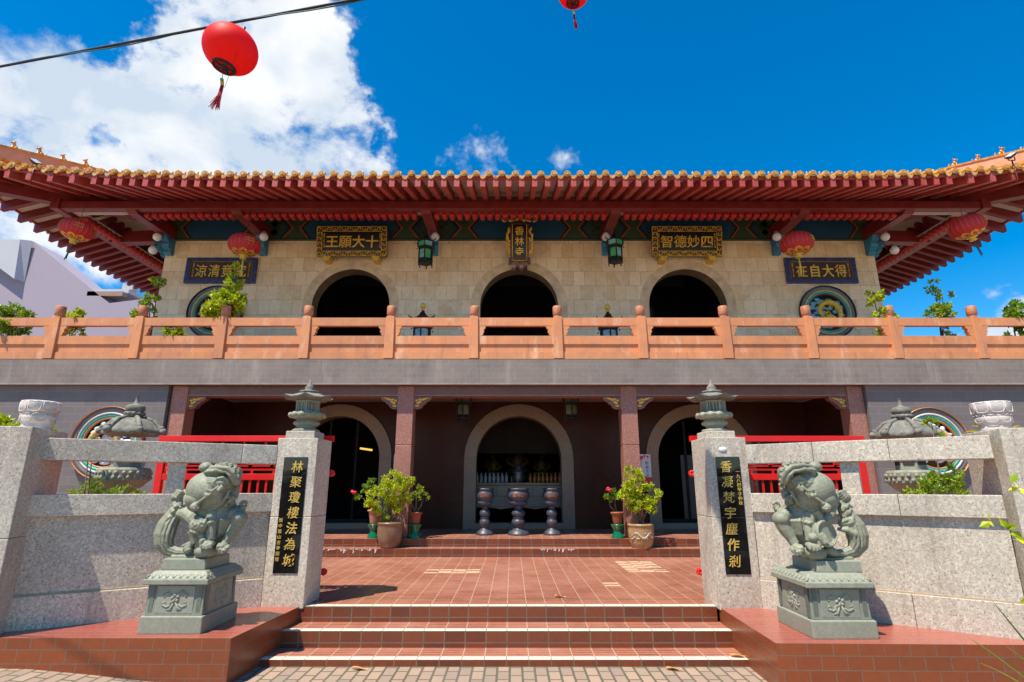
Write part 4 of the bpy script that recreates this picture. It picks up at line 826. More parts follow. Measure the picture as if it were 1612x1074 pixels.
    E(488, 112, 64, 50, -.04, 45, 10); Tb([(540, 108, -.03), (560, 140, -.05)], [30, 34]); E(478, 112, 36, 24, -.08, 14, 10)
    E(815, 362, 42, 54, -.09, 34, -15); E(795, 445, 34, 44, -.04, 34); Tb([(745, 405, -.15), (790, 385, -.12)], 16)
    # beard curls
    for k, (cx, cz, d) in enumerate(((838, 320, -.13), (828, 400, -.10), (800, 410, -.13), (770, 440, -.12), (735, 480, -.10), (845, 285, -.12))): E(cx, cz, 24, 22, d); b.tube([P(cx, cz, d - .024) + Vector((.02 * q_ / 9 * cos(q_ * .9), -.003, .02 * q_ / 9 * sin(q_ * .9))) for q_ in range(2, 10)], .007, 5)
    for k in range(5): Tb([(395 - 8 * k, 300 + 30 * k, -.12), (360 - 3 * k, 330 + 30 * k, -.10), (345, 372 + 26 * k, -.06)], [6, 10, 4], n=6)
    # collar bell
    E(438, 495, 45, 42, -.235, 45); Tb([(455, 462, -.245), (500, 425, -.255), (545, 392, -.25)], [17, 12, 13]); E(550, 385, 28, 22, -.25, 18); Tb([(395, 500, -.26), (438, 512, -.283), (482, 500, -.26)], 5, n=6); E(525, 378, 16, 12, -.25, 12); E(462, 458, 16, 13, -.255, 12)
    # straight foreleg on the ball
    E(618, 560, 72, 72, -.10, 75); Tb([(618, 560, -.12), (622, 640, -.15), (630, 720, -.165), (632, 800, -.17)], [66, 50, 44, 42]); Tb([(575, 628, -.17), (620, 640, -.205), (668, 628, -.16)], 13, n=8)
    E(612, 838, 68, 40, -.175, 70)
    for k, (tx, tz) in enumerate(((545, 828), (552, 868), (580, 878), (612, 880), (645, 868))): Tb([(tx + (612 - tx) * .5, tz - 28, -.20), (tx, tz - 12, -.235), (tx - 2, tz + 12, -.24)], [24, 22, 13]); 
    E(600, 905, 96, 66, -.13, 95); E(690, 905, 60, 48, -.07, 90)
    # raised hind leg on the outer side
    E(850, 555, 78, 62, .0, 110, 20); E(888, 600, 74, 70, -.05, 85); Tb([(888, 610, -.05), (862, 690, -.06), (810, 775, -.075), (780, 830, -.09)], [72, 62, 48, 44]); E(762, 868, 56, 46, -.11, 75, 20)
    for k, (tx, tz) in enumerate(((715, 890), (738, 918), (768, 926), (800, 905))): Tb([(tx + 18, tz - 45, -.14), (tx + 4, tz - 20, -.175), (tx, tz + 6, -.175)], [22, 21, 12])
    E(885, 515, 52, 42, .03, 60); Tb([(860, 525, .03), (820, 500, .03), (805, 470, .02)], [30, 24, 14])
    b.tube([P(918 + 26 * cos(a), 470 - 26 * sin(a), .0) for a in [i * .6 for i in range(11)]], [.016] * 11, 8); Tb([(900, 500, .0), (930, 520, .0)], [26, 24])
    # sweeping tail drapery in a C with its leafy outer edge
    Cc = [(330, 330, .02), (315, 400, .0), (285, 480, -.02), (240, 570, -.03), (195, 660, -.04), (178, 750, -.05), (185, 830, -.055), (235, 892, -.055), (320, 918, -.06), (420, 918, -.065), (520, 915, -.05)]
    Tb(Cc, [26, 40, 52, 72, 92, 96, 84, 62, 50, 44, 40], n=14); 
    for o in (-.75, -.35, .05, .45, .8):    # long folds
        pts = []
        for i in range(2, len(Cc) - 1):
            p = Vector(Cc[i][:2]); q = (Vector(Cc[i + 1][:2]) - Vector(Cc[i - 1][:2])).normalized(); n_ = Vector((-q.y, q.x)); w = [26, 40, 52, 72, 92, 96, 84, 62, 50, 44, 40][i]; pts.append((p.x + n_.x * w * o, p.y + n_.y * w * o, Cc[i][2] - LS * w * sqrt(1 - o * o) * .97))
        Tb(pts, [8, 13, 16, 17, 16, 15, 13, 6], n=6)
    for i, (lx, ly, a, s) in enumerate(((215, 520, 50, 1), (190, 572, 42, 1.1), (172, 630, 34, 1.2), (138, 672, 28, 1.2), (120, 735, 22, 1.2), (104, 790, 12, 1.1), (118, 840, -6, 1.), (235, 478, 55, .8))):
        R = radians(a); dx, dy = cos(R + .9), -sin(R + .9); Tb([(lx + 55 * s, ly + 30 * s, -.075), (lx, ly, -.085), (lx - 34 * s * abs(cos(R)), ly + 6 * s, -.07)] if False else [(lx + 64 * s, ly + 66 * s, -.085), (lx + 20 * s, ly + 22 * s, -.10), (lx - 26 * s, ly - 20 * s, -.075)], [14 * s, 30 * s, 5], n=8)
    # clenched paw at the top of the sweep
    E(255, 398, 64, 54, .0, 60, 30)
    for k in range(4): Tb([(212 + 6 * k, 378 - 14 * k, -.03), (245 + 14 * k, 408 - 18 * k, -.062), (275 + 12 * k, 432 - 20 * k, -.05)], [12, 18, 12], n=8)
    Tb([(185, 495, -.03), (235, 470, -.035), (290, 475, -.03)], [12, 34, 26]); Tb([(318, 350, -.01), (335, 400, -.035), (350, 460, -.06)], [20, 28, 30]); 
    for cx, cz in ((350, 440), (375, 425), (340, 470), (372, 462), (392, 448)): E(cx, cz, 24, 20, -.09)
    if not coin:                           # cub clambering with a curly head
        Tb([(290, 560, -.09), (360, 555, -.12), (430, 600, -.15), (485, 660, -.16)], [40, 66, 68, 60], n=12); E(500, 672, 86, 72, -.18, 70)
        rr = random.Random(5)
        for k in range(22):
            a = k * 2.4; q = sqrt(k / 22) * .92; E(502 + 84 * q * cos(a), 662 - 66 * q * sin(a), 22, 20, -.18 - .068 * sqrt(max(0., 1 - q * q)), 18)
        for k in range(6): Tb([(430 + 14 * k, 705 + 4 * k, -.225), (425 + 16 * k, 725 + 3 * k, -.235), (430 + 16 * k, 745, -.22)], [7, 10, 6], n=6)
        Tb([(455, 720, -.16), (470, 780, -.16), (490, 830, -.15)], [52, 38, 42]); Tb([(540, 725, -.16), (555, 790, -.15), (540, 850, -.14)], [46, 36, 34]); E(495, 800, 50, 36, -.15)
        Tb([(460, 850, -.13), (420, 880, -.13), (390, 890, -.12)], [34, 30, 20]); Tb([(478, 830, -.14), (430, 840, -.135), (365, 862, -.12)], [26, 22, 12]); E(440, 895, 42, 28, -.13, 40, 30); E(545, 770, 34, 30, -.185)
        for k in range(3): Tb([(330 + 40 * k, 520 + 12 * k, -.15), (370 + 40 * k, 560 + 14 * k, -.19), (420 + 30 * k, 590 + 16 * k, -.2)], [5, 9, 5], n=6)
    else:                                  # ribbon and coin held at the paw
        Tb([(330, 380, -.06), (370, 460, -.11), (415, 560, -.15), (450, 640, -.17)], [34, 46, 48, 42], n=12); Tb([(540, 520, -.16), (510, 590, -.16), (480, 650, -.17)], [38, 34, 30])
        F = Matrix.Translation(P(490, 735, -.19)) @ Matrix.Rotation(mir * radians(-20), 4, 'Z') @ Matrix.Rotation(pi / 2 - .15, 4, 'X')
        b.lathe([(118 * LS, 0), (118 * LS, .03), (104 * LS, .04), (100 * LS, .03), (88 * LS, .028), (86 * LS, .02)], 0, 0, 32, T=F); b.lathe([(108 * LS, -.02), (112 * LS, .0)], 0, 0, 32, T=F)
        Tb([(480, 820, -.26), (500, 770, -.255), (520, 730, -.25)], [36, 30, 22]); E(600, 770, 40, 36, -.215); E(455, 890, 64, 44, -.14, 60, 20); Tb([(420, 915, -.14), (365, 910, -.13), (300, 930, -.1)], [24, 20, 10])
        Tb([(340, 640, -.08), (250, 640, -.10), (205, 620, -.1)], [26, 48, 44]); Tb([(360, 690, -.09), (270, 700, -.12), (200, 740, -.12)], [14, 30, 40]); Tb([(330, 640, -.10), (260, 612, -.13), (200, 600, -.12)], [8, 14, 8])
    b.box(x - .165, x + .19, y - .13, y + .2, z0 - .01, z0 + .03)
    me = b.mesh('lion_raw', [LIONM], Vector((x, y, z0 - .085))); o = bpy.data.objects.new('body', me); COL.objects.link(o)
    r = o.modifiers.new('r', 'REMESH'); r.mode = 'VOXEL'; r.voxel_size = .0045; r.use_smooth_shade = True
    s = o.modifiers.new('s', 'SMOOTH'); s.factor = .5; s.iterations = 1
    bpy.context.view_layer.update(); m2 = bpy.data.meshes.new_from_object(o.evaluated_get(bpy.context.evaluated_depsgraph_get())); o.modifiers.clear(); o.data = m2; o.parent = t
    if not m2.materials: m2.materials.append(LIONM)
    b = MB(); b.frus(x - .185, x + .2, y - .2, y + .24, z0 - .085, .006, z0 + .012); b.build('base_slab', [PEDM], t, .008)
SLATE = paint('slate_strip', (.14, .155, .125), .5, .2, 30)
def pedestal(x, y, label, s):
    t = thing('lion_pedestal', label, 'pedestal', (x, y, ZL), 'carved pedestals of the lions'); w = .275; d = .32
    b = MB(); b.box(x - w, x + w, y - d, y + d, ZL - .005, .50); b.build('plinth_block', [PEDM], t, .01)
    w2, d2 = w - .035, d - .04; b = MB(); b.frus(x - w2, x + w2, y - d2, y + d2, .50, .012, .752); b.build('die', [PEDD], t, .004)
    for sx in (-1, 1):
        b = MB(); b.box(*sorted((x + sx * (w2 - .012), x + sx * (w2 - .05))), y - d2 - .011, y - d2 + .02, .515, .745); b.build('border_strip', [SLATE], t)
        for sy in (-1, 1): b = MB(); b.box(x + sx * (w2 + .011) - .012, x + sx * (w2 + .011), *sorted((y + sy * (d2 - .012), y + sy * (d2 - .05))), .515, .745); b.build('border_strip', [SLATE], t)
    b = MB(); b.box(x - w2 + .075, x + w2 - .075, y - d2 - .013, y - d2 + .02, .515, .742)
    for sx in (-1, 1): b.box(*sorted((x + sx * (w2 - .02), x + sx * (w2 + .013))), y - d2 + .08, y + d2 - .08, .515, .742)
    p = b.build('relief_panel', [PEDM], t, .004)
    b = MB()
    def flower(o, ux, uy):
        def q(a, h, e=.0): return Vector(o) + Vector(ux) * a + Vector((0, 0, h)) + Vector(uy) * e
        for k in range(5): a = k * 1.257 + .5; b.ell(q(.026 * cos(a), .026 * sin(a) + .012), .017, 8)
        b.tube([q(-.05, -.09), q(-.03, -.06), q(-.045, -.03), q(.0, .0), (q(.03, .05)), q(.06, .075), q(.085, .06)], [.006, .011, .012, .012, .012, .01, .005], 6)
        for sx in (-1, 1):
            for h in (-1, 1): b.tube([q(sx * .02, h * .03), q(sx * .065, h * .06), q(sx * .105, h * .045), q(sx * .10, h * .018), q(sx * .075, h * .028)], [.008, .010, .010, .008, .005], 6)
            b.tube([q(sx * .01, -.02), q(sx * .03, -.075), q(sx * .07, -.085)], [.011, .013, .006], 6)
    flower((x, y - d2 - .010, .628), (1, 0, 0), (0, -1, 0)); b.build('flower_relief', [PEDM], p); b = MB(); flower((x + s * (w2 + .010), y, .628), (0, 1, 0), (s, 0, 0)); b.build('flower_relief', [PEDM], p)
    b = MB(); b.box(x - w - .012, x + w + .012, y - d - .012, y + d + .012, .752, .80); b.frus(x - w + .045, x + w - .045, y - d + .05, y + d - .05, .798, .052, .862, 0)
    c = b.build('cap', [PEDM], t, .008); b = MB()
    for sy in (-1, 1):
        for i in range(9): X = x - w + .03 + (2 * w - .06) * i / 8; b.tube([(X - .028, y + sy * (d - .008), .806), (X - .012, y + sy * (d - .028), .830), (X + .012, y + sy * (d - .028), .830), (X + .028, y + sy * (d - .008), .806)], .0075, 5)
    for sx in (-1, 1):
        for i in range(10): Y_ = y - d + .03 + (2 * d - .06) * i / 9; b.tube([(x + sx * (w - .004), Y_ - .028, .806), (x + sx * (w - .022), Y_ - .012, .830), (x + sx * (w - .022), Y_ + .012, .830), (x + sx * (w - .004), Y_ + .028, .806)], .0075, 5)
    b.build('petal_carving', [PEDM], c)
pedestal(-2.955, 5.53, 'carved green-grey stone pedestal under the lion with the cub', 1); lion(-2.965, 5.50, 1, False, 'green-grey stone lion with a curly cub at its paw, left of the steps')
pedestal(2.785, 5.37, 'carved green-grey stone pedestal under the lion with the coin', -1); lion(2.86, 5.36, -1, True, 'green-grey stone lion holding a round coin, right of the steps')

# ---------------------------------------------------------------- lanterns
def sil(name, col, tr=.5, rough=.55, edge=None):
    g = G(name, rough); g.color(col); g.b.inputs['Subsurface Weight'].default_value = 0; t = g.node('BsdfTranslucent'); t.inputs[0].default_value = C4(col); m = g.node('MixShader'); m.inputs[0].default_value = tr
    g.link(g.b.outputs[0], m.inputs[1]); g.link(t.outputs[0], m.inputs[2]); g.link(m.outputs[0], g.N['Material Output'].inputs[0]); n = g.noise(5, 3); w = g.node('TexWave', _wave_type='BANDS', _bands_direction='Z', Scale=55., Distortion=.3); g.link(g.P, w.inputs[0]); g.bump(w.outputs['Fac'], .12, .004); return g.m
SILK = sil('red_lantern_silk', (.92, .008, .004), .5); FADED = sil('faded_red_silk', (.68, .035, .045), .35); TASS = paint('crimson_thread', (.55, .02, .05), .7, .3, 60); FRINGE = paint('gold_paper_fringe', (.72, .48, .04), .4, .3, 40, .2); CORD = paint('black_cable', (.012, .014, .016), .5, .2, 30); BEAD = paint('green_bead', (.02, .42, .22), .2, .1); YTA = paint('yellow_ribbon', (.65, .55, .06), .6, .2, 30); GTA = paint('green_thread', (.05, .14, .10), .7, .3, 30)
def big_lantern(c, r, tilt, az, label, string):
    t = thing('red_lantern', label, 'lantern', c, 'plain red lanterns on the overhead cables'); C = Vector(c); F = Matrix.Translation(C) @ Matrix.Rotation(az, 4, 'Z') @ Matrix.Rotation(tilt, 4, 'Y')
    m = MB(F); m.lathe([(r * cos(a) ** .85 if abs(a) < 1.5 else .0, r * .86 * sin(a)) for a in [radians(-72 + 6 * i) for i in range(25)]], n=40); m.build('shade', [SILK], t)
    m = MB(F); m.lathe([(r * .42, -.76 * r), (r * .44, -.80 * r), (r * .43, -.88 * r), (r * .38, -.89 * r), (r * .38, -.84 * r)], n=32); rg = m.build('bottom_ring', [IRON], t)
    m = MB(F); m.lathe([(r * .40, -.835 * r), (r * .40, -.85 * r)], n=28); m.build('bottom_plate', [SILK], rg)
    m = MB(F); m.lathe([(r * .19, -.855 * r), (r * .18, -.885 * r)], n=20)
    for k in range(5): a = 2 * pi * k / 5 + .4; m.tube([(r * .15 * cos(a), r * .15 * sin(a), -.865 * r), (r * .40 * cos(a), r * .40 * sin(a), -.865 * r)], r * .035, 4)
    m.build('spoke_plate', [IRON], rg)
    m = MB(F); m.lathe([(r * .22, .74 * r), (r * .22, .98 * r), (r * .16, 1.0 * r)], n=20); m.build('lamp_socket', [paint('grey_plastic', (.35, .33, .3), .5)], t)
    m = MB(F); m.tube([(r * .22, 0, .8 * r), (r * .24, 0, 1.12 * r)], r * .05, 6); m.build('socket_clip', [IRON], t)
    b0 = F @ Vector((0, 0, -.87 * r)); m = MB(); m.tube([b0, b0 + Vector((.0, 0, -.085))], .0018, 4)
    if string: e = F @ Vector((r * .75, -.1, -.5 * r)); m.tube([e, b0 + Vector((.025, 0, -.15))], .0012, 4)
    ts = m.build('string', [CORD], t); e = b0 + Vector((0, 0, -.09))
    m = MB(); m.ell(e, .012, 10); m.build('bead', [BEAD], ts); m = MB(); m.tube([e + Vector((.003, 0, -.008)), e + Vector((.008, 0, -.045))], [.010, .011], 10); m.build('tassel_knot', [GOLDP], ts)
    m = MB(); rr = random.Random(4)
    for k in range(46): a = rr.uniform(0, 6.28); q = .009 * sqrt(rr.random()); d = rr.uniform(-.06, .0) if string else rr.uniform(.0, .03); p = e + Vector((.008 + q * cos(a), q * sin(a), -.043)); L = rr.uniform(.13, .175); m.tube([p, p + Vector((d * .25, 0, -L * .5)), p + Vector((d, rr.uniform(-.015, .015), -L))], .0018, 3)
    m.build('tassel', [TASS], ts)
big_lantern((-1.815, 2.95, 4.318), .165, radians(10), 0, 'large plain red lantern on the cable, tilted with a black spoked base', True)
big_lantern((.624, 4.5, 6.44), .159, radians(4), 0, 'plain red lantern cut by the top edge of the photo', False)
def cable(pts, r, label, loc, tw):
    m = MB(); n = len(pts)
    P = [Vector(p) for p in pts]; m.tube(P, r, 6)
    if tw:
        Q = []
        for i in range(n): a = i * .9; Q.append(P[i] + Vector((0, .008 * cos(a), -.006 + .014 * sin(a))))
        m.tube(Q, r * .45, 5, 1)
    single(m, 'overhead_cable', [CORD, paint('teal_wire', (.01, .12, .13), .4)], loc, label, 'cable', 'overhead lantern cables')
def cat(a, b, sag, n): return [tuple(Vector(a).lerp(Vector(b), i / n) + Vector((0, 0, -sag * 4 * (i / n) * (1 - i / n)))) for i in range(n + 1)]
CA, CB = Vector((-3.658, 3.3, 4.493)), Vector((-.966, 2.75, 4.505))
cable([CA.lerp(CB, -1.2 + .08 * q_) for q_ in range(52)], .009, 'black cable with a twisted teal wire crossing the sky at upper left', (-1.785, 2.95, 4.5), True)
cable(cat((-9, 4.6, 7.1), (9, 4.4, 7.0), .48, 30), .006, 'black cable above the top edge carrying the cropped lantern', (.624, 4.5, 6.6), False)
def eave_lantern(c, r, label, lean, ztop, grn):
    t = thing('festival_lantern', label, 'lantern', c, 'faded ribbed lanterns under the eaves'); C = Vector(c); F = Matrix.Translation(C) @ Matrix.Rotation(lean, 4, 'Y'); n = 22
    m = MB(F); vs = []; M_ = 14; k2 = n * 4
    for i in range(M_ + 1):
        a = radians(-66 + 132 * i / M_)
        for k in range(k2): b = 2 * pi * k / k2; q = r * cos(a) ** .9 * (1 - .045 * (abs(((k % 4) / 4) - .5) < .3)) ; vs.append((q * cos(b), q * sin(b), r * .74 * sin(a)))
    m.add(vs, [(i * k2 + k, i * k2 + (k + 1) % k2, (i + 1) * k2 + (k + 1) % k2, (i + 1) * k2 + k) for i in range(M_) for k in range(k2)] + [tuple(range(k2 - 1, -1, -1)), tuple(M_ * k2 + k for k in range(k2))], 0, True); sh = m.build('shade', [FADED], t)
    m = MB(F)
    for k in range(0, n): 
        if k % 1 == 0: b = 2 * pi * (k * 4) / k2; m.tube([(r * 1.004 * cos(a) ** .9 * cos(b), r * 1.004 * cos(a) ** .9 * sin(b), r * .743 * sin(a)) for a in [radians(-20 + 10 * i) for i in range(7)]], r * .006, 4)
    m.build('gilt_ribs', [FRINGE], sh)
    m = MB(F)
    for k in range(10):                     # gold characters as brush-like dabs on the flank
        b = -pi / 2 + .55 + .11 * (k % 5); a = .28 - .25 * (k // 5); m.ell((r * cos(a) * cos(b) * 1.0, r * cos(a) * sin(b) * 1.0, r * .74 * sin(a)), (r * .03, r * .03, r * .055), 6)
    m.build('gilt_marks', [FRINGE], sh)
    m = MB(F)
    for k in range(8):
        b0, b1 = 2 * pi * k / 8, 2 * pi * (k + 1) / 8; bm = (b0 + b1) / 2
        def q(b, a, f=1.015): return (r * f * cos(a) ** .9 * cos(b), r * f * cos(a) ** .9 * sin(b), r * .745 * sin(a))
        A = [radians(z) for z in (-68, -54, -46, -38)]; v = [q(b0 + .04, A[0]), q(b1 - .04, A[0]), q(b1 - .02, A[1]), q(b1 - .1, A[2]), q(bm, A[3]), q(b0 + .1, A[2]), q(b0 + .02, A[1])]; m.add(v, [tuple(range(7))], 0)
    m.lathe([(r * .30, -.70 * r), (r * .34, -.72 * r), (r * .2, -.74 * r), (r * .17, -.78 * r), (r * .20, -.96 * r), (r * .17, -.97 * r)], n=16); m.build('gold_fringe', [FRINGE], t)
    m = MB(F); m.lathe([(r * .3, .69 * r), (r * .28, .73 * r), (r * .1, .76 * r)], n=16); m.build('top_cap', [GOLDP], t)
    b0 = F @ Vector((0, 0, -.96 * r)); m = MB(); rr = random.Random(8)
    if grn:
        for k in range(7): e = b0 + Vector((rr.uniform(-.03, .03) - sin(lean) * .55, rr.uniform(-.02, .02), -.36 * cos(lean * 2.2) - rr.uniform(0, .06))); m.tube([b0, (b0 + e) / 2 + Vector((rr.uniform(-.01, .01), 0, 0)), e], [.006, .008, .006], 4)
    else: m.tube([b0, b0 + Vector((.01, 0, -.16)), b0 + Vector((0, 0, -.42))], [.016, .02, .024], 5)
    m.build('tassel', [GTA if grn else YTA], t)
    m = MB(); m.tube([F @ Vector((0, 0, .74 * r)), (C.x + .02, C.y + .05, ztop)], .005, 4); m.build('string', [CORD], t)
eave_lantern((-6.06, 11.5, 6.86), .35, 'faded red ribbed lantern hanging before the 涼清竟究 plaque', 0., 7.77, False); eave_lantern((6.46, 11.5, 6.90), .36, 'faded red ribbed lantern hanging before the 在自大得 plaque', 0., 7.77, False)
eave_lantern((-9.42, 10.9, 6.95), .325, 'faded red ribbed lantern under the left roof corner beyond the wall', .12, 8.0, True); eave_lantern((9.87, 10.9, 7.02), .345, 'faded red ribbed lantern under the right roof corner beyond the wall', -.22, 8.0, True)
GGRN = paint('green_glass', (.02, .30, .16), .15, .5, 6, c2=(.10, .42, .10)); GTEAL = paint('painted_teal_glass', (.10, .36, .36), .12, .5, 8, c2=(.32, .50, .42)); GPALE = paint('painted_pale_glass', (.50, .62, .58), .15, .35, 9, c2=(.18, .42, .36))
GDARK = paint('dim_glass', (.05, .09, .04), .3, .5, 9, c2=(.12, .12, .05))
def palace(c, s, label, grp, glass, top, standing=False):
    x, y, z = c; t = thing('palace_lantern', label, 'lantern', c, grp); m = MB(); n = 6; R = .17 * s; H = .36 * s; rot = pi / 6
    hx = lambda r, k: (x + r * cos(2 * pi * k / 6 + rot), y + r * sin(2 * pi * k / 6 + rot))
    m.lathe([(R * .9, -.02 * s), (R * 1.02, 0)], x, y, 6, 0, z, False, rot=rot); m.lathe([(R * 1.0, H - .01 * s), (R * 1.25, H + .02 * s), (R * 1.3, H + .04 * s), (R * 1.2, H + .05 * s)], x, y, 6, 0, z, False, rot=rot)
    for k in range(6):
        a, b = hx(R, k), hx(R, k + 1); m.tube([(*a, z - .05 * s), (*a, z + H)], .016 * s, 5, 0, False); m.ell((*a, z - .065 * s), .018 * s, 6)
        m.tube([(*a, z + .02 * s), (*b, z + .02 * s)], .012 * s, 4, 0, False); m.tube([(*a, z + .09 * s), (*b, z + .09 * s)], .009 * s, 4, 0, False); m.tube([(*a, z + H - .02 * s), (*b, z + H - .02 * s)], .012 * s, 4, 0, False)
        q = ((a[0] + b[0]) / 2, (a[1] + b[1]) / 2); m.tube([(*a, z + .05 * s), (q[0], q[1], z + .08 * s), (*b, z + .05 * s)], .007 * s, 4)
        e = hx(R * 1.22, k); f = hx(R * 1.25, k); g_ = hx(R * 1.7, k); m.tube([(*e, z + H + .03 * s), (*e, z + H + .19 * s)], .013 * s, 5, 0, False)
        e2 = hx(R * 1.22, k + 1); m.tube([(*e, z + H + .18 * s), (*e2, z + H + .18 * s)], .013 * s, 4, 0, False); m.tube([(*f, z + H + .19 * s), (*g_, z + H + .21 * s), (g_[0], g_[1], z + H + .25 * s)], [.016 * s, .014 * s, .008 * s], 5); m.ell((*hx(R * 1.3, k), z + H - .03 * s), .016 * s, 6)
    m.build('frame', [IRON], t)
    for k in range(6):
        a, b = hx(R * .93, k), hx(R * .93, k + 1); g1 = MB(); g1.add([(*a, z + .1 * s), (*b, z + .1 * s), (*b, z + H - .03 * s), (*a, z + H - .03 * s)], [(0, 1, 2, 3)]); g1.build('glass_pane', [glass[k % len(glass)]], t)
        a, b = hx(R * 1.15, k), hx(R * 1.15, k + 1); g1 = MB(); g1.add([(*a, z + H + .05 * s), (*b, z + H + .05 * s), (*b, z + H + .17 * s), (*a, z + H + .17 * s)], [(0, 1, 2, 3)]); g1.build('upper_pane', [glass[(k + 1) % len(glass)]], t)
    m = MB(); m.lathe([(R * 1.2, H + .19 * s), (R * 1.0, H + .21 * s), (R * .5, H + .27 * s), (R * .22, H + .34 * s), (R * .16, H + .38 * s)], x, y, 12, 0, z, False); m.build('canopy', [IRON], t)
    if standing:
        m = MB(); m.lathe([(R * .16, H + .37 * s), (R * .22, H + .40 * s), (R * .14, H + .42 * s)], x, y, 12, 0, z); m.ell((x, y, z + H + .475 * s), .058 * s, 16); m.build('gold_finial', [GOLD], t)
        m = MB(); m.lathe([(.12, 4.045 - z), (.12, 4.1 - z), (.05, 4.15 - z), (.045, -.08 * s), (R * .8, -.02 * s)], x, y, 12, 0, z); m.build('post', [IRON], t)
    else:
        m = MB(); m.tube([(x, y, z + H + .36 * s), (x, y, top)], .008, 5); m.build('hanger', [IRON], t)
palace((-2.10, 12.4, 6.80), 1.0, 'black hexagonal lantern with green glass hanging left of the upright board', 'hanging palace lanterns upstairs', [GGRN, GTEAL], 7.74); palace((2.51, 12.4, 6.84), 1.0, 'black hexagonal lantern with green glass hanging right of the upright board', 'hanging palace lanterns upstairs', [GTEAL, GGRN], 7.74)
palace((-1.08, 12.2, 3.02), .9, 'dark hexagonal lantern on the porch ceiling left of the middle arch', 'hanging palace lanterns in the porch', [GDARK], 3.54); palace((1.31, 12.2, 3.02), .9, 'dark hexagonal lantern on the porch ceiling right of the middle arch', 'hanging palace lanterns in the porch', [GDARK], 3.54)
palace((-1.97, 11.6, 4.53), 1.1, 'lantern with gold ball finial on the balcony left of the middle arch', 'standing balcony lanterns', [GPALE], 0, True); palace((2.12, 11.6, 4.50), 1.1, 'lantern with gold ball finial on the balcony right of the middle arch', 'standing balcony lanterns', [GPALE], 0, True)
def globe(x, y, z, label):
    t = thing('globe_lamp', label, 'lamp', (x, y, z), 'white globe lamps on the corbels'); m = MB(); m.ell((x, y, z - .02), .105, 18); m.build('globe', [GLASS_W], t); m = MB(); m.lathe([(.05, .06), (.06, .07), (.06, .12), (.03, .13)], x, y, 12, 0, z); m.build('fitting', [paint('lamp_fitting', (.3, .22, .18), .5)], t)
    m = MB(); m.tube([(x, y, z + .12), (x + (.0), y + .1, z + .17)], .02, 6); m.build('arm', [IRON], t)
for x, y, z, l in ((-6.24, 12.7, 7.66, 'white globe lamp on the corbel above the lantern before plaque 涼清竟究'), (-1.93, 12.7, 7.66, 'white globe lamp on the corbel above the hanging lantern left of centre'), (2.36, 12.7, 7.66, 'white globe lamp on the corbel above the hanging lantern right of centre'), (6.66, 12.7, 7.66, 'white globe lamp on the corbel above the lantern before plaque 在自大得'),
                   (-8.95, 12.75, 7.68, 'upper white globe lamp at the left wall corner'), (-9.18, 13.0, 7.43, 'lower white globe lamp at the left wall corner'), (9.42, 12.75, 7.68, 'upper white globe lamp at the right wall corner'), (9.78, 13.0, 7.43, 'lower white globe lamp at the right wall corner')): globe(x, y, z, l)
def floodlight(x, z0, z1, s, label):
    t = thing('floodlight', label, 'floodlight', (x, 10.2, z0), 'floodlights on the eaves'); m = MB(); m.tube([(x, 10.2, z0), (x, 10.2, z1 - .08)], .014, 6); m.tube([(x - .07, 10.2, z1), (x - .07, 10.2, z1 - .08), (x + .07, 10.2, z1 - .08), (x + .07, 10.2, z1)], .012, 5); m.build('stem', [RAFT_D], t)
    F = Matrix.Translation((x, 10.2, z1 + .02)) @ Matrix.Rotation(radians(-35) * s, 4, 'Y') @ Matrix.Rotation(radians(25), 4, 'X'); m = MB(F); m.frus(-.10, .10, -.07, .07, -.03, -.03, .03); m.build('housing', [IRON], t); m = MB(F); m.box(-.09, .09, -.06, .06, .031, .036); m.build('glass', [paint('flood_glass', (.45, .5, .52), .1)], t)
floodlight(-10.0, 7.66, 8.13, -1, 'small black floodlight on a stem above the left eave tiles'); floodlight(10.5, 7.72, 8.28, 1, 'small black floodlight on a stem above the right eave tiles')
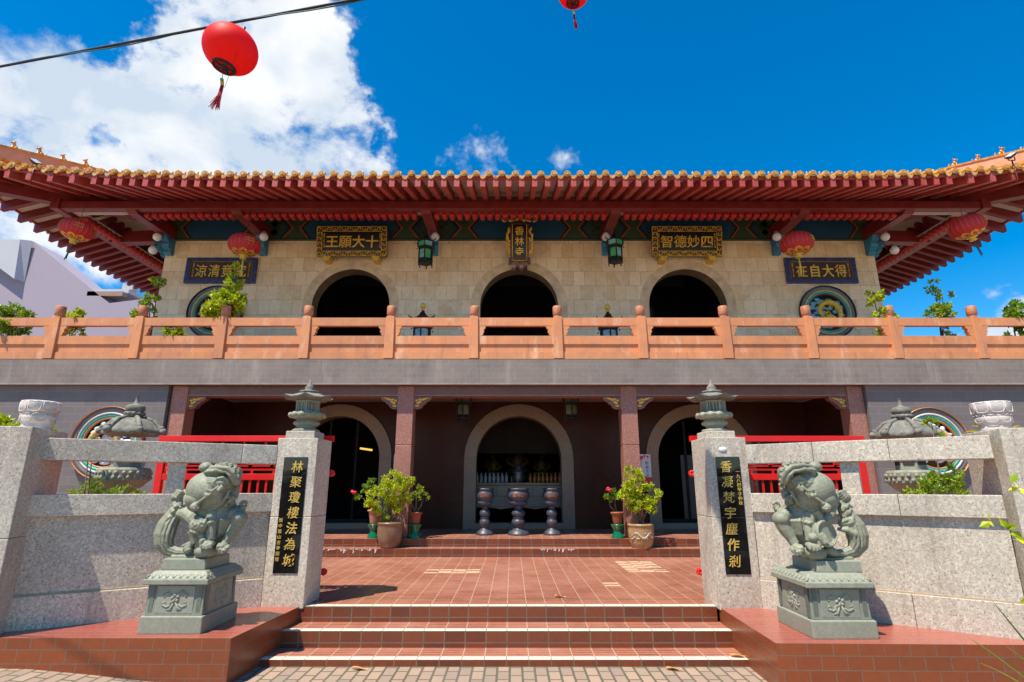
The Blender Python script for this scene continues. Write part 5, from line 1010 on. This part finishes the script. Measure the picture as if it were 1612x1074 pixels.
# ---------------------------------------------------------------- porch: burners, altar, pots
BRONZE = paint('grey_bronze', (.05, .065, .10), .46, .35, 9, .2, .4, c2=(.055, .045, .04)); STICK = paint('incense_stick', (.45, .18, .06), .8, .2, 50)
def burner(x, y, s, label, sticks):
    t = thing('incense_burner', label, 'incense burner', (x, y, .64), 'bronze incense burners in the porch')
    k = s; m = MB(); m.lathe([(.235 * k, 0), (.235 * k, .03), (.21 * k, .045), (.20 * k, .07), (.13 * k, .10), (.10 * k, .13), (.095 * k, .16), (.14 * k, .2), (.15 * k, .245), (.13 * k, .29), (.10 * k, .31), (.135 * k, .325), (.10 * k, .345), (.135 * k, .37), (.15 * k, .41), (.13 * k, .46), (.09 * k, .49), (.085 * k, .53), (.10 * k, .56)], x, y, 28, 0, .64); m.build('pedestal', [BRONZE], t)
    m = MB(); m.lathe([(.10 * k, .55), (.17 * k, .575), (.205 * k, .60), (.205 * k, .64), (.18 * k, .66), (.22 * k, .69), (.25 * k, .735), (.25 * k, .79), (.225 * k, .83), (.21 * k, .85), (.24 * k, .87), (.24 * k, .895), (.21 * k, .90), (.20 * k, .87), (.02, .865)], x, y, 32, 0, .64); b = m.build('bowl', [BRONZE], t)
    m = MB(); mz = .64 + .762
    for i, ch in enumerate('香林寺'): vs, fs = glyph(ch); a0 = -pi / 2 + (i - 1) * .34; m.add([(x + (.247 * k + .006 + p.z * .006) * cos(a0 + (p.x - .5) * .085 / (.25 * k)), y + (.247 * k + .006 + p.z * .006) * sin(a0 + (p.x - .5) * .085 / (.25 * k)), mz + (p.y - .38) * .075) for p in vs], fs)
    m.build('lettering', [paint('copper_letter', (.42, .16, .07), .4, .2, 30, .4)], b)
    m = MB()
    for dx, dy, h, l in sticks: m.tube([(x + dx * k, y + dy * k, .64 + .86), (x + dx * k + l, y + dy * k, .64 + .89 + h)], .0065, 4)
    m.build('incense_sticks', [STICK], t)
burner(.13, 11.6, .93, 'large middle bronze incense burner before the centre arch', ((-.13, 0, .24, -.02), (.0, .03, .24, -.015), (.1, .02, .03, 0))); burner(-.545, 11.6, .74, 'smaller bronze incense burner left of the large one', ((.03, 0, .06, 0),)); burner(.805, 11.6, .74, 'smaller bronze incense burner right of the large one', ((.0, 0, .06, 0), (-.13, 0, .05, 0), (.12, .02, .06, 0.01)))
MARB = tiles('altar_marble', 'xz', .45, .25, (.27, .22, .15), (.22, .18, .125), (.10, .08, .06), .008, .5, .4, (.1, .05), .3, (.09, .07, .05))
t = thing('altar_table', 'grey marble altar table with scalloped apron inside the centre arch', 'altar', (.16, 14.3, .64)); m = MB(); m.box(-1.15, 1.45, 13.95, 14.7, 1.60, 1.66); m.build('table_top', [MARB], t, .01)
m = MB(); m.box(-1.05, 1.35, 14.0, 14.6, 1.2, 1.6); m.build('drawer_front', [MARB], t); m = MB(); P = [(-1.1, 1.2), (-1.1, 1.0)] + [(-1.1 + 2.5 * i / 24, 1.03 + .05 * abs(sin(i * pi / 8))) for i in range(1, 24)] + [(1.4, 1.0), (1.4, 1.2)]; m.prism(P, 13.97, 14.03); m.build('scalloped_apron', [MARB], t)
for x in (-1.1, 1.25): m = MB(); m.box(x, x + .15, 14, 14.6, .64, 1.2); m.build('leg', [MARB], t)
GILTD = paint('aged_gilt_statue', (.20, .12, .04), .45, .4, 14, .3); ALT = paint('silver_vessel', (.16, .16, .16), .3, .2, 9, .5)
def buddha(x, y, z, s, label):
    t = thing('seated_statue', label, 'statue', (x, y, z), 'dim statues behind the altar'); m = MB(); m.lathe([(.2 * s, 0), (.24 * s, .05 * s), (.2 * s, .12 * s)], x, y, 16, 0, z); m.build('lotus_seat', [GILTD], t)
    m = MB(); m.ell((x, y, z + .20 * s), (.22 * s, .15 * s, .08 * s)); m.ell((x, y + .02, z + .38 * s), (.14 * s, .09 * s, .2 * s)); m.ell((x, y, z + .62 * s), (.07 * s, .07 * s, .09 * s)); m.ell((x, y, z + .72 * s), .035 * s); m.tube([(x, y, z + .5 * s), (x, y, z + .6 * s)], .04 * s)
    for sg in (-1, 1): m.tube([(x + sg * .12 * s, y, z + .5 * s), (x + sg * .2 * s, y - .03 * s, z + .35 * s), (x + sg * .04 * s, y - .13 * s, z + .26 * s)], [.05 * s, .045 * s, .03 * s], 8)
    m.build('body', [GILTD], t)
buddha(.16, 16.3, 1.7, 1.5, 'larger seated gilt statue in the gloom behind the altar'); buddha(-.55, 16.5, 1.7, 1.15, 'smaller seated gilt statue left of the larger one behind the altar'); buddha(.87, 16.5, 1.7, 1.15, 'smaller seated gilt statue right of the larger one behind the altar')
m = MB(); m.box(-1.3, 1.6, 16.0, 17, .64, 1.68); single(m, 'statue_platform', [DARKW], (.16, 16.5, .64), 'dark timber platform carrying the three seated statues', 'platform', None, .01)
m = MB(); m.lathe([(.1, 0), (.13, .04), (.15, .16), (.12, .21), (.155, .24), (.13, .27), (.08, .32), (.09, .37), (.03, .42)], .16, 14.25, 20, 0, 1.66); single(m, 'altar_censer', [ALT], (.16, 14.25, 1.66), 'silvery lidded censer in the middle of the marble altar', 'censer')
m = MB(); m.lathe([(.035, 0), (.042, .02), (.042, .15), (.02, .19), (.018, .22), (.026, .225), (.01, .24)], 0, 0, 12); o0 = None; AM = paint('amber_oil_glass', (.40, .13, .02), .2, .3, 9); SV = paint('clear_oil_glass', (.35, .35, .36), .15, .3, 9)
for i in range(8):
    for s, mt, lb, grp in ((-1, SV, 'small clear oil bottle in the row left on the altar', 'clear bottles on the altar'), (1, AM, 'small amber oil bottle in the row right on the altar', 'amber bottles on the altar')):
        q = MB(Matrix.Translation((.16 + s * (.30 + i * .105), 14.15, 1.661))); q.v = [q.T @ v for v in m.v]; q.f = m.f; q.mi = m.mi; q.sm = m.sm; single(q, 'oil_bottle', [mt], tuple(q.T.translation), lb, 'bottle', grp)
g = G('warm_lamp', .5); g.b.inputs['Emission Color'].default_value = (1, .62, .12, 1); g.b.inputs['Emission Strength'].default_value = .7; LAMP = g.m
m = MB(); m.tube([(-4.35, 16.0, 2.62), (-4.0, 16.0, 2.57)], .03, 8); single(m, 'tube_lamp', [LAMP], (-4.2, 16, 2.6), 'glowing yellow tube lamp inside the left arch', 'lamp')
m = MB(); m.box(-3.65, -2.95, 15.5, 15.56, 1.4, 2.55); single(m, 'pale_window_panel', [paint('beige_panel', (.42, .36, .27), .7, .2, 3)], (-3.3, 15.5, 1.4), 'beige panel standing in for the paler window frame area inside the left arch', 'screen')  # plain panel added in place of the lighter window frame area
# posters on the wall behind the pillars
def poster(x, label):
    t = thing('poster', label, 'poster', (x, 13.13, 1.7), 'new year posters beside the inner pillars'); m = MB(); m.box(x - .14, x + .14, 13.12, 13.135, 1.78, 2.30); m.build('sheet', [paint('poster_paper', (.72, .70, .72), .6, .05, 4)], t); m = MB(); m.box(x - .14, x + .14, 13.119, 13.134, 1.62, 1.78)
    for dx, z in ((-.08, 2.22), (0, 2.26), (.07, 2.25)): m.ell((x + dx, 13.12, z), (.05 if dx < 0 else .03, .006, .045 if dx < 0 else .022), 10); m.box(x + dx - .005, x + dx + .005, 13.117, 13.122, z - (.2 if dx < 0 else .06), z)
    m.build('red_print', [paint('poster_red', (.6, .03, .05), .6, .2, 20)], t); m = MB()
    for i, ch in enumerate('新春大吉'): write(m, ch, x + .045, 13.12, 2.10 - i * .095, .085, .004)
    m.build('lettering', [paint('poster_blue', (.05, .3, .55), .6)], t)
poster(-2.62, 'white and red new year poster left of the left inner pillar'); poster(3.10, 'white and red new year poster right of the right inner pillar')
# potted plants
LEAF = G('glossy_leaf', .42); 
def leafmat(name, a, b, tr=.35):
    g = G(name, .42); gi = g.node('NewGeometry'); r = gi.outputs['Random Per Island']; c = g.mix(g.rng(r, .1, .9), a, b); g.color(c); t = g.node('BsdfTranslucent'); g.link(g.mix(.5, c, (.25, .42, .02)), t.inputs[0]); m = g.node('MixShader'); m.inputs[0].default_value = tr; g.link(g.b.outputs[0], m.inputs[1]); g.link(t.outputs[0], m.inputs[2]); g.link(m.outputs[0], g.N['Material Output'].inputs[0]); return g.m
LIME = leafmat('lime_foliage', (.20, .30, .006), (.72, .74, .02)); MIDG = leafmat('mid_green_foliage', (.07, .17, .015), (.28, .42, .025)); FERN = leafmat('feathery_foliage', (.16, .26, .015), (.36, .44, .03)); PETAL = paint('crimson_petal', (.65, .01, .05), .5, .2, 20); BARK = paint('grey_brown_bark', (.16, .11, .07), .85, .4, 18)
PTERR = paint('terracotta_pot', (.34, .085, .03), .6, .3, 9); PBROWN = paint('brown_glazed_jar', (.16, .085, .045), .32, .45, 6, c2=(.24, .14, .085)); POCH = paint('ochre_glazed_jar', (.40, .24, .09), .4, .4, 7, c2=(.26, .16, .08)); PGREEN = paint('green_glazed_stand', (.005, .16, .06), .16, .3, 9, spec=.7); SOIL = paint('potting_soil', (.05, .035, .025), .95, .4, 30); PPINK = paint('pink_clay_pot', (.45, .18, .11), .6, .2, 9)
def clumps(c, rad, n, per, seed, sq=1.):
    rr = random.Random(seed); out = []; C = Vector(c)
    for k in range(n):
        while True:
            v = Vector((rr.uniform(-1, 1), rr.uniform(-1, 1), rr.uniform(-1, 1)))
            if .35 < v.length < 1: break
        v = v * (1 if v.length > .75 else 1.15); p = C + Vector((v.x * rad[0], v.y * rad[1], v.z * rad[2])); cr = .30 * min(rad) * rr.uniform(.7, 1.3)
        for j in range(per): q = Vector((rr.gauss(0, 1), rr.gauss(0, 1), rr.gauss(0, 1))).normalized(); out.append((p + q * cr * rr.uniform(.2, 1), (q * .6 + v.normalized() * .5 + Vector((0, 0, .35)))))
    return out
def pot_plant(x, y, z, label, pot, potm, lobes, lm, ls, trunk, seed, flowers=(), dragon=False):
    t = thing('potted_plant', label, 'potted plant', (x, y, z), 'potted plants on the porch steps'); m = MB(); m.lathe(pot, x, y, 28, 0, z); p = m.build('pot', [potm], t); h = pot[-1][1]; r = pot[-1][0]
    m = MB(); m.lathe([(r * .98, h - .03), (r * .97, h - .005), (.01, h + .012)], x, y, 20, 0, z); m.build('soil', [SOIL], p)
    if dragon:
        m = MB(); R = [q for q in pot]; m.tube([(x + .222 * cos(a) * 1.0, y + .222 * sin(a), z + .25 + .05 * sin(a * 5)) for a in [-2.7 + .12 * i for i in range(18)]], [.012 + .012 * sin(pi * i / 17) for i in range(18)], 6)
        for i in range(16): a = -2.6 + i * .13; m.ell((x + .222 * cos(a), y + .222 * sin(a), z + .19 + .1 * random.random()), (.022, .022, .015), 6)
        m.build('dragon_relief', [paint('pale_relief', (.42, .36, .26), .5, .3, 20)], p)
    m = MB(); top = [Vector(l[0]) for l in lobes]; base = Vector((x, y, z + h - .02))
    for tp in top: 
        mid = base.lerp(tp, .5) + Vector((random.uniform(-.05, .05), random.uniform(-.04, .04), -.02)); m.tube([base, mid, tp], [trunk, trunk * .6, trunk * .25], 6)
    m.build('stem', [BARK], t)
    m = MB()
    for i, (c, rad, n, per) in enumerate(lobes): leaves(m, clumps(c, rad, int(n * 1.15), int(per * 1.35), seed + i), ls * .84)
    m.build('foliage', [lm], t)
    for f in flowers:
        m = MB(); rr = random.Random(int(f[0] * 99))
        for k in range(12): a = rr.uniform(0, 6.28); e = rr.uniform(-.6, 1.2); m.ell((f[0] + .035 * cos(a) * cos(e), f[1] + .035 * sin(a) * cos(e), f[2] + .03 * sin(e)), (.03, .03, .022), 6)
        m.build('flower', [PETAL], t)
JAR = [(.14, 0), (.175, .02), (.215, .14), (.23, .25), (.235, .34), (.225, .40), (.24, .415), (.24, .44), (.215, .445)]
SP = [(.075, 0), (.08, .01), (.105, .17), (.108, .185), (.128, .188), (.13, .215), (.112, .22)]
pot_plant(-2.23, 10.62, .5, 'bushy lime plant in a big brown glazed jar by the left pillar', JAR, PBROWN, [((-2.22, 10.6, 1.55), (.26, .25, .3), 26, 60), ((-2.52, 10.6, 1.35), (.2, .2, .22), 15, 55), ((-2.0, 10.6, 1.62), (.16, .2, .2), 12, 50), ((-2.1, 10.6, 1.28), (.2, .2, .16), 14, 50), ((-2.38, 10.58, 1.08), (.1, .12, .16), 9, 40)], LIME, .05, .028, 10)
pot_plant(2.36, 10.62, .47, 'bushy lime plant in a big ochre dragon jar by the right pillar', JAR, POCH, [((2.25, 10.6, 1.62), (.22, .22, .28), 22, 60), ((2.52, 10.6, 1.42), (.24, .24, .2), 20, 60), ((2.12, 10.58, 1.42), (.18, .2, .18), 12, 55), ((2.40, 10.6, 1.25), (.28, .24, .16), 18, 60), ((2.2, 10.6, 1.82), (.1, .1, .12), 6, 45)], LIME, .05, .03, 30, (), True)
def stand(x, y, label):
    m = MB(); m.lathe([(.125, 0), (.13, .01), (.115, .03), (.118, .045), (.10, .06), (.102, .075), (.088, .09), (.09, .105), (.078, .12), (.08, .14), (.09, .17), (.115, .205), (.125, .225), (.13, .232), (.13, .245), (.11, .248)], x, y, 26, 0, .64); single(m, 'pot_stand', [PGREEN], (x, y, .64), label, 'pot stand', 'green glazed pot stands')
for i, (x, y, lb) in enumerate(((-2.60, 10.95, 'green glazed stand under the pink pot left of the brown jar'), (-1.83, 10.92, 'green glazed stand under the terracotta pot right of the brown jar'), (1.995, 10.92, 'green glazed stand under the flowering pot left of the ochre jar'))): stand(x, y, lb)
pot_plant(-2.60, 10.95, .889, 'leggy plant with a red bloom in a pink pot left of the brown jar', [(a * 1.15, b * 1.2) for a, b in SP], PPINK, [((-2.72, 10.9, 1.6), (.13, .13, .13), 8, 24), ((-2.9, 10.85, 1.42), (.1, .1, .08), 5, 20)], MIDG, .055, .016, 50, ((-3.0, 10.8, 1.47),))
pot_plant(-1.83, 10.92, .889, 'small spreading plant in a terracotta pot right of the brown jar', SP, PTERR, [((-1.83, 10.92, 1.48), (.16, .15, .1), 10, 26), ((-1.68, 10.9, 1.38), (.1, .1, .07), 5, 20), ((-1.97, 10.9, 1.36), (.08, .1, .07), 4, 20)], FERN, .055, .022, 60)
pot_plant(1.995, 10.92, .889, 'small plant with a red bloom in a terracotta pot left of the ochre jar', SP, PTERR, [((1.98, 10.9, 1.44), (.14, .13, .1), 8, 22), ((1.83, 10.88, 1.36), (.08, .1, .07), 5, 18)], MIDG, .06, .018, 70, ((1.84, 10.8, 1.52),))
# ---------------------------------------------------------------- shrubs and balcony plants
def shrub(x, y, z, label, grp, lobes, lm, ls, seed, pot=None, cat='shrub', nm='shrub'):
    t = thing(nm, label, cat, (x, y, z), grp); m = MB(); b = Vector((x, y, z + (.3 if pot else 0)))
    for c, rad, n, per in lobes:
        tp = Vector(c) + Vector((0, 0, rad[2] * .6)); m.tube([b, b.lerp(tp, .5) + Vector((random.uniform(-.04, .04), 0, 0)), tp], [.02, .013, .005], 5)
    m.build('stem', [BARK], t); m = MB()
    for i, (c, rad, n, per) in enumerate(lobes): leaves(m, clumps(c, rad, n, per, seed + i), ls)
    m.build('foliage', [lm], t)
    if pot: m = MB(); m.lathe([(.13, 0), (.14, .01), (.18, .28), (.2, .285), (.2, .33), (.17, .335), (.16, .3), (.01, .29)], x, y, 20, 0, z); m.build('pot', [pot], t)
BP = 'potted plants along the balcony'
for i, (x, lb, lobes, lm) in enumerate((
    (-10.72, 'dense rounded green plant behind the balustrade at the far left end', [((-10.72, 11.02, 5.0), (.34, .3, .32), 22, 50)], MIDG),
    (-9.42, 'small bright green plant behind the balustrade near the far left', [((-9.42, 11.02, 4.98), (.3, .25, .2), 14, 30), ((-9.3, 11.02, 4.6), (.15, .15, .2), 6, 25)], LIME),
    (-7.80, 'tall thin plant with a leafy tip at the left corner of the marble wall', [((-7.72, 11.02, 5.85), (.16, .14, .1), 7, 14), ((-7.85, 11.02, 5.45), (.16, .14, .12), 7, 16), ((-7.9, 11.02, 5.1), (.2, .2, .24), 12, 36)], FERN),
    (-6.12, 'tall bushy plant on the balcony under the left faded lantern', [((-6.15, 11.02, 5.25), (.36, .3, .38), 30, 55), ((-6.05, 11.02, 5.75), (.2, .2, .24), 10, 30), ((-6.05, 11.02, 6.1), (.13, .13, .14), 6, 16), ((-6.45, 11.02, 5.2), (.2, .2, .2), 10, 34)], LIME),
    (-7.15, 'low plant seen through the balustrade slot below the left upper medallion', [((-7.15, 11.02, 4.72), (.26, .2, .14), 10, 28)], LIME),
    (7.98, 'upright loose plant on the balcony beside the right upper medallion', [((7.85, 11.02, 5.5), (.16, .14, .2), 9, 18), ((8.05, 11.02, 5.1), (.24, .22, .22), 14, 36), ((8.0, 11.02, 4.65), (.24, .2, .18), 10, 34)], LIME),
    (9.24, 'spindly plant with a leafy top on the balcony beyond the right wall corner', [((9.2, 11.02, 5.72), (.16, .14, .14), 6, 12), ((9.36, 11.02, 5.52), (.2, .14, .08), 6, 10), ((9.24, 11.02, 5.1), (.26, .22, .2), 14, 36), ((9.3, 11.02, 4.62), (.1, .1, .2), 5, 20)], FERN),
    (10.84, 'dense dark green plant behind the balustrade at the far right end', [((10.84, 11.02, 5.08), (.28, .25, .26), 18, 50), ((10.84, 11.02, 4.65), (.25, .22, .2), 10, 40)], MIDG))):
    shrub(x * .976, 11.17, 4.045, lb, BP, [((c_[0] * .976, c_[1], c_[2] - .04), r_, int(n_ * 1.3), int(p_ * 1.3)) for c_, r_, n_, p_ in lobes], lm, .078, 100 + 7 * i, PTERR, 'potted plant', 'balcony_plant')
CG = 'shrubs in the side courts'
shrub(-5.75, 7.9, .36, 'feathery yellow-green shrub behind the left wall', CG, [((-5.9, 7.9, 1.33), (.36, .3, .34), 24, 60), ((-5.4, 7.9, 1.4), (.36, .3, .16), 14, 40), ((-5.85, 7.8, 1.95), (.1, .1, .3), 6, 30), ((-6.0, 7.9, 2.2), (.12, .1, .12), 5, 22)], FERN, .055, 300)
shrub(5.75, 7.7, .36, 'dense bright green shrub behind the right wall', CG, [((5.7, 7.7, 1.42), (.46, .3, .24), 30, 70), ((5.9, 7.7, 1.66), (.2, .2, .22), 12, 50), ((5.85, 7.7, 2.25), (.12, .1, .3), 9, 34)], FERN, .055, 320)
shrub(-6.6, 7.2, .36, 'leafy branch tips behind the left end post', CG, [((-6.4, 7.2, 2.35), (.3, .2, .14), 9, 22), ((-6.1, 7.2, 2.25), (.14, .1, .06), 4, 14)], LIME, .09, 340)
def blades(x, y, z, label, cat, nm, pts, w, mat, grp=None):
    m = MB()
    for p in pts:
        P = [Vector(q) for q in p]; n = 7; B = []
        for i in range(n): t_ = i / (n - 1); B.append((P[0] * (1 - t_) ** 2 + P[1] * 2 * t_ * (1 - t_) + P[2] * t_ ** 2))
        vs = []
        for i, q in enumerate(B): d = (B[min(i + 1, n - 1)] - B[max(0, i - 1)]).normalized(); s = d.cross(Vector((0, -1, .2))).normalized() * w * (1 - (i / (n - 1)) ** 1.6 + .02); vs += [q - s, q + Vector((0, .15 * w, -.2 * w)), q + s]
        m.add(vs, [(3 * i + k, 3 * i + k + 1, 3 * i + k + 4, 3 * i + k + 3) for i in range(n - 1) for k in (0, 1)], 0, True)
    single(m, nm, [mat], (x, y, z), label, cat, grp)
YEL_ = leafmat('yellow_croton_leaf', (.40, .30, .01), (.55, .40, .02)); rr = random.Random(9)
blades(6.0, 6.9, .36, 'yellow spiky leaved plant behind the right end post', 'plant', 'spiky_plant', [((6.05, 6.9, 2.0), (6.05 + .2 * cos(a), 6.9 + .1 * sin(a * 2), 2.4 + .1 * sin(a)), (6.05 + .38 * cos(a), 6.9 + .2 * sin(a * 2), 2.28 + .17 * sin(a))) for a in [i * .42 - .3 for i in range(16)]] + [((6.05, 6.9, .36), (6.04, 6.9, 1.2), (6.05, 6.9, 2.05))], .022, YEL_)
t = thing('garden_plant', 'leafy twigs and grass blades of a plant reaching in at the lower right edge', 'plant', (4.15, 3.95, 0))
m = MB(); L_ = []; rr = random.Random(21)
for a, b, c in (((4.3, 4.0, 0), (4.15, 4.0, 1.2), (3.64, 3.95, 1.36)), ((4.32, 4.0, 0), (4.1, 4.0, 1.5), (3.83, 3.95, 1.62)), ((4.3, 4.0, 0), (4.1, 4.0, .9), (3.78, 3.95, .86)), ((4.35, 4., 0), (4.05, 4., .5), (3.72, 3.95, .48)), ((4.35, 4., 0), (4.05, 4., 1.0), (3.86, 3.95, 1.22))):
    sh = Vector((-.36, 0, 0)) if len(L_) >= 0 and a[1] == 4.0 else Vector((-.58, 0, .12 if a[2] > 0 else 0)); a, b, c = a, Vector(b) + sh, Vector(c) + sh
    P = [Vector(a) * (1 - u) ** 2 + Vector(b) * 2 * u * (1 - u) + Vector(c) * u * u for u in [i / 10 for i in range(11)]]; m.tube(P, [.008 - .0006 * i for i in range(11)], 5)
    for i in range(3, 11):
        for k in range(3): L_.append((P[i], Vector((rr.uniform(-1, .6), rr.uniform(-.6, .3), rr.uniform(-.7, .1)))))
m.build('stem', [paint('green_stem', (.12, .2, .03), .6, .3, 20)], t); m = MB(); leaves(m, L_, .075, 0, .3); m.build('foliage', [LIME], t)
m = MB()
rr = random.Random(2)
for a, b, c in (((3.7, 3.9, 0), (3.7, 3.9, .55), (3.45, 3.85, .68)), ((3.7, 3.9, 0), (3.85, 3.9, .4), (3.52, 3.85, .52)), ((3.7, 3.9, .0), (3.9, 3.9, .6), (3.66, 3.85, .90)), ((3.7, 3.9, 0), (3.9, 3.9, .3), (3.58, 3.85, .40)), ((3.75, 3.9, .0), (3.95, 3.9, .45), (3.7, 3.85, .62))):
    sh = Vector((-.36, 0, 0)) if len(L_) >= 0 and a[1] == 4.0 else Vector((-.58, 0, .12 if a[2] > 0 else 0)); a, b, c = a, Vector(b) + sh, Vector(c) + sh
    P = [Vector(a) * (1 - u) ** 2 + Vector(b) * 2 * u * (1 - u) + Vector(c) * u * u for u in [i / 8 for i in range(9)]]; m.tube(P, [.014, .014, .013, .012, .011, .01, .008, .005, .001], 5, flat=.4)
m.build('grass_blades', [FERN], t)
# ---------------------------------------------------------------- neighbour building
LILAC_SHADE = paint('lilac_shade_render', (.36, .31, .375), .8, .05, 1.2, bump=.1); WHR_SUN = paint('sunlit_white_render', (.50, .51, .55), .8, .06, 1.2, bump=.1)  # wall's shade and parapet's sunlight are put into two render colours
t = thing('neighbour_building', 'plain pale building with a stepped parapet beyond the left end of the balcony', 'building', (-20, 22, 0))
m = MB(); P = [(-34, -.1), (-11.5, -.1), (-11.5, 8.9), (-14.2, 9.05), (-15.0, 9.28), (-17.0, 9.02), (-20.8, 11.85), (-34, 11.85)]; m.prism(P, 22, 23.5); m.build('wall', [LILAC_SHADE], t)
m = MB(); m.add([(-34, 21.7, 11.8), (-21.1, 21.7, 11.8), (-20.75, 21.9, 11.83), (-34, 21.9, 11.83), (-34, 21.7, 10.9), (-22.3, 21.7, 10.9), (-20.95, 21.7, 10.0), (-20.75, 21.98, 9.95)], [(0, 1, 2, 3), (0, 4, 5, 1), (1, 5, 6), (1, 6, 7, 2)]); m.build('parapet', [WHR_SUN], t)
m = MB(); m.box(-18.2, -16.4, 22.2, 23.6, 9.55, 9.72); m.box(-16.75, -16.3, 22.25, 22.6, 9.72, 10.0); o = m.build('roof_slab', [WHR_SUN], t); m = MB(); m.box(-18.0, -16.5, 22.0, 22.3, 9.35, 9.55); m.build('gutter', [paint('brown_gutter', (.34, .22, .17), .6)], o)
# fallen leaves
DRY = leafmat('dry_leaf', (.50, .22, .08), (.62, .34, .14), .1)
for i, (x, y, z, s, lb) in enumerate(((-1.36, 5.5, .006, .10, 'dry leaf on the paving at the left foot of the steps'), (2.1, 5.66, .066, .11, 'dry curled leaf at the right end of the lowest step'), (1.45, 5.5, .004, .1, 'dry leaf on the paving at the right foot of the steps'), (.55, 6.8, .366, .09, 'dry twig-like leaf on the courtyard tiles'))):
    m = MB(); vs = []
    for k in range(7): u = k / 6; w = s * .3 * sin(pi * min(1, u + .05)); vs += [(x + s * (u - .5) * 1.4, y - w, z + .012 * sin(u * 5) + .012), (x + s * (u - .5) * 1.4, y, z + .004 * sin(u * 5) + .002), (x + s * (u - .5) * 1.4, y + w, z + .014 + .01 * cos(u * 4))]
    m.add(vs, [(3 * k + j, 3 * k + j + 1, 3 * k + j + 4, 3 * k + j + 3) for k in range(6) for j in (0, 1)], 0, True); single(m, 'fallen_leaf', [DRY], (x, y, z), lb, 'leaf', 'fallen dry leaves')
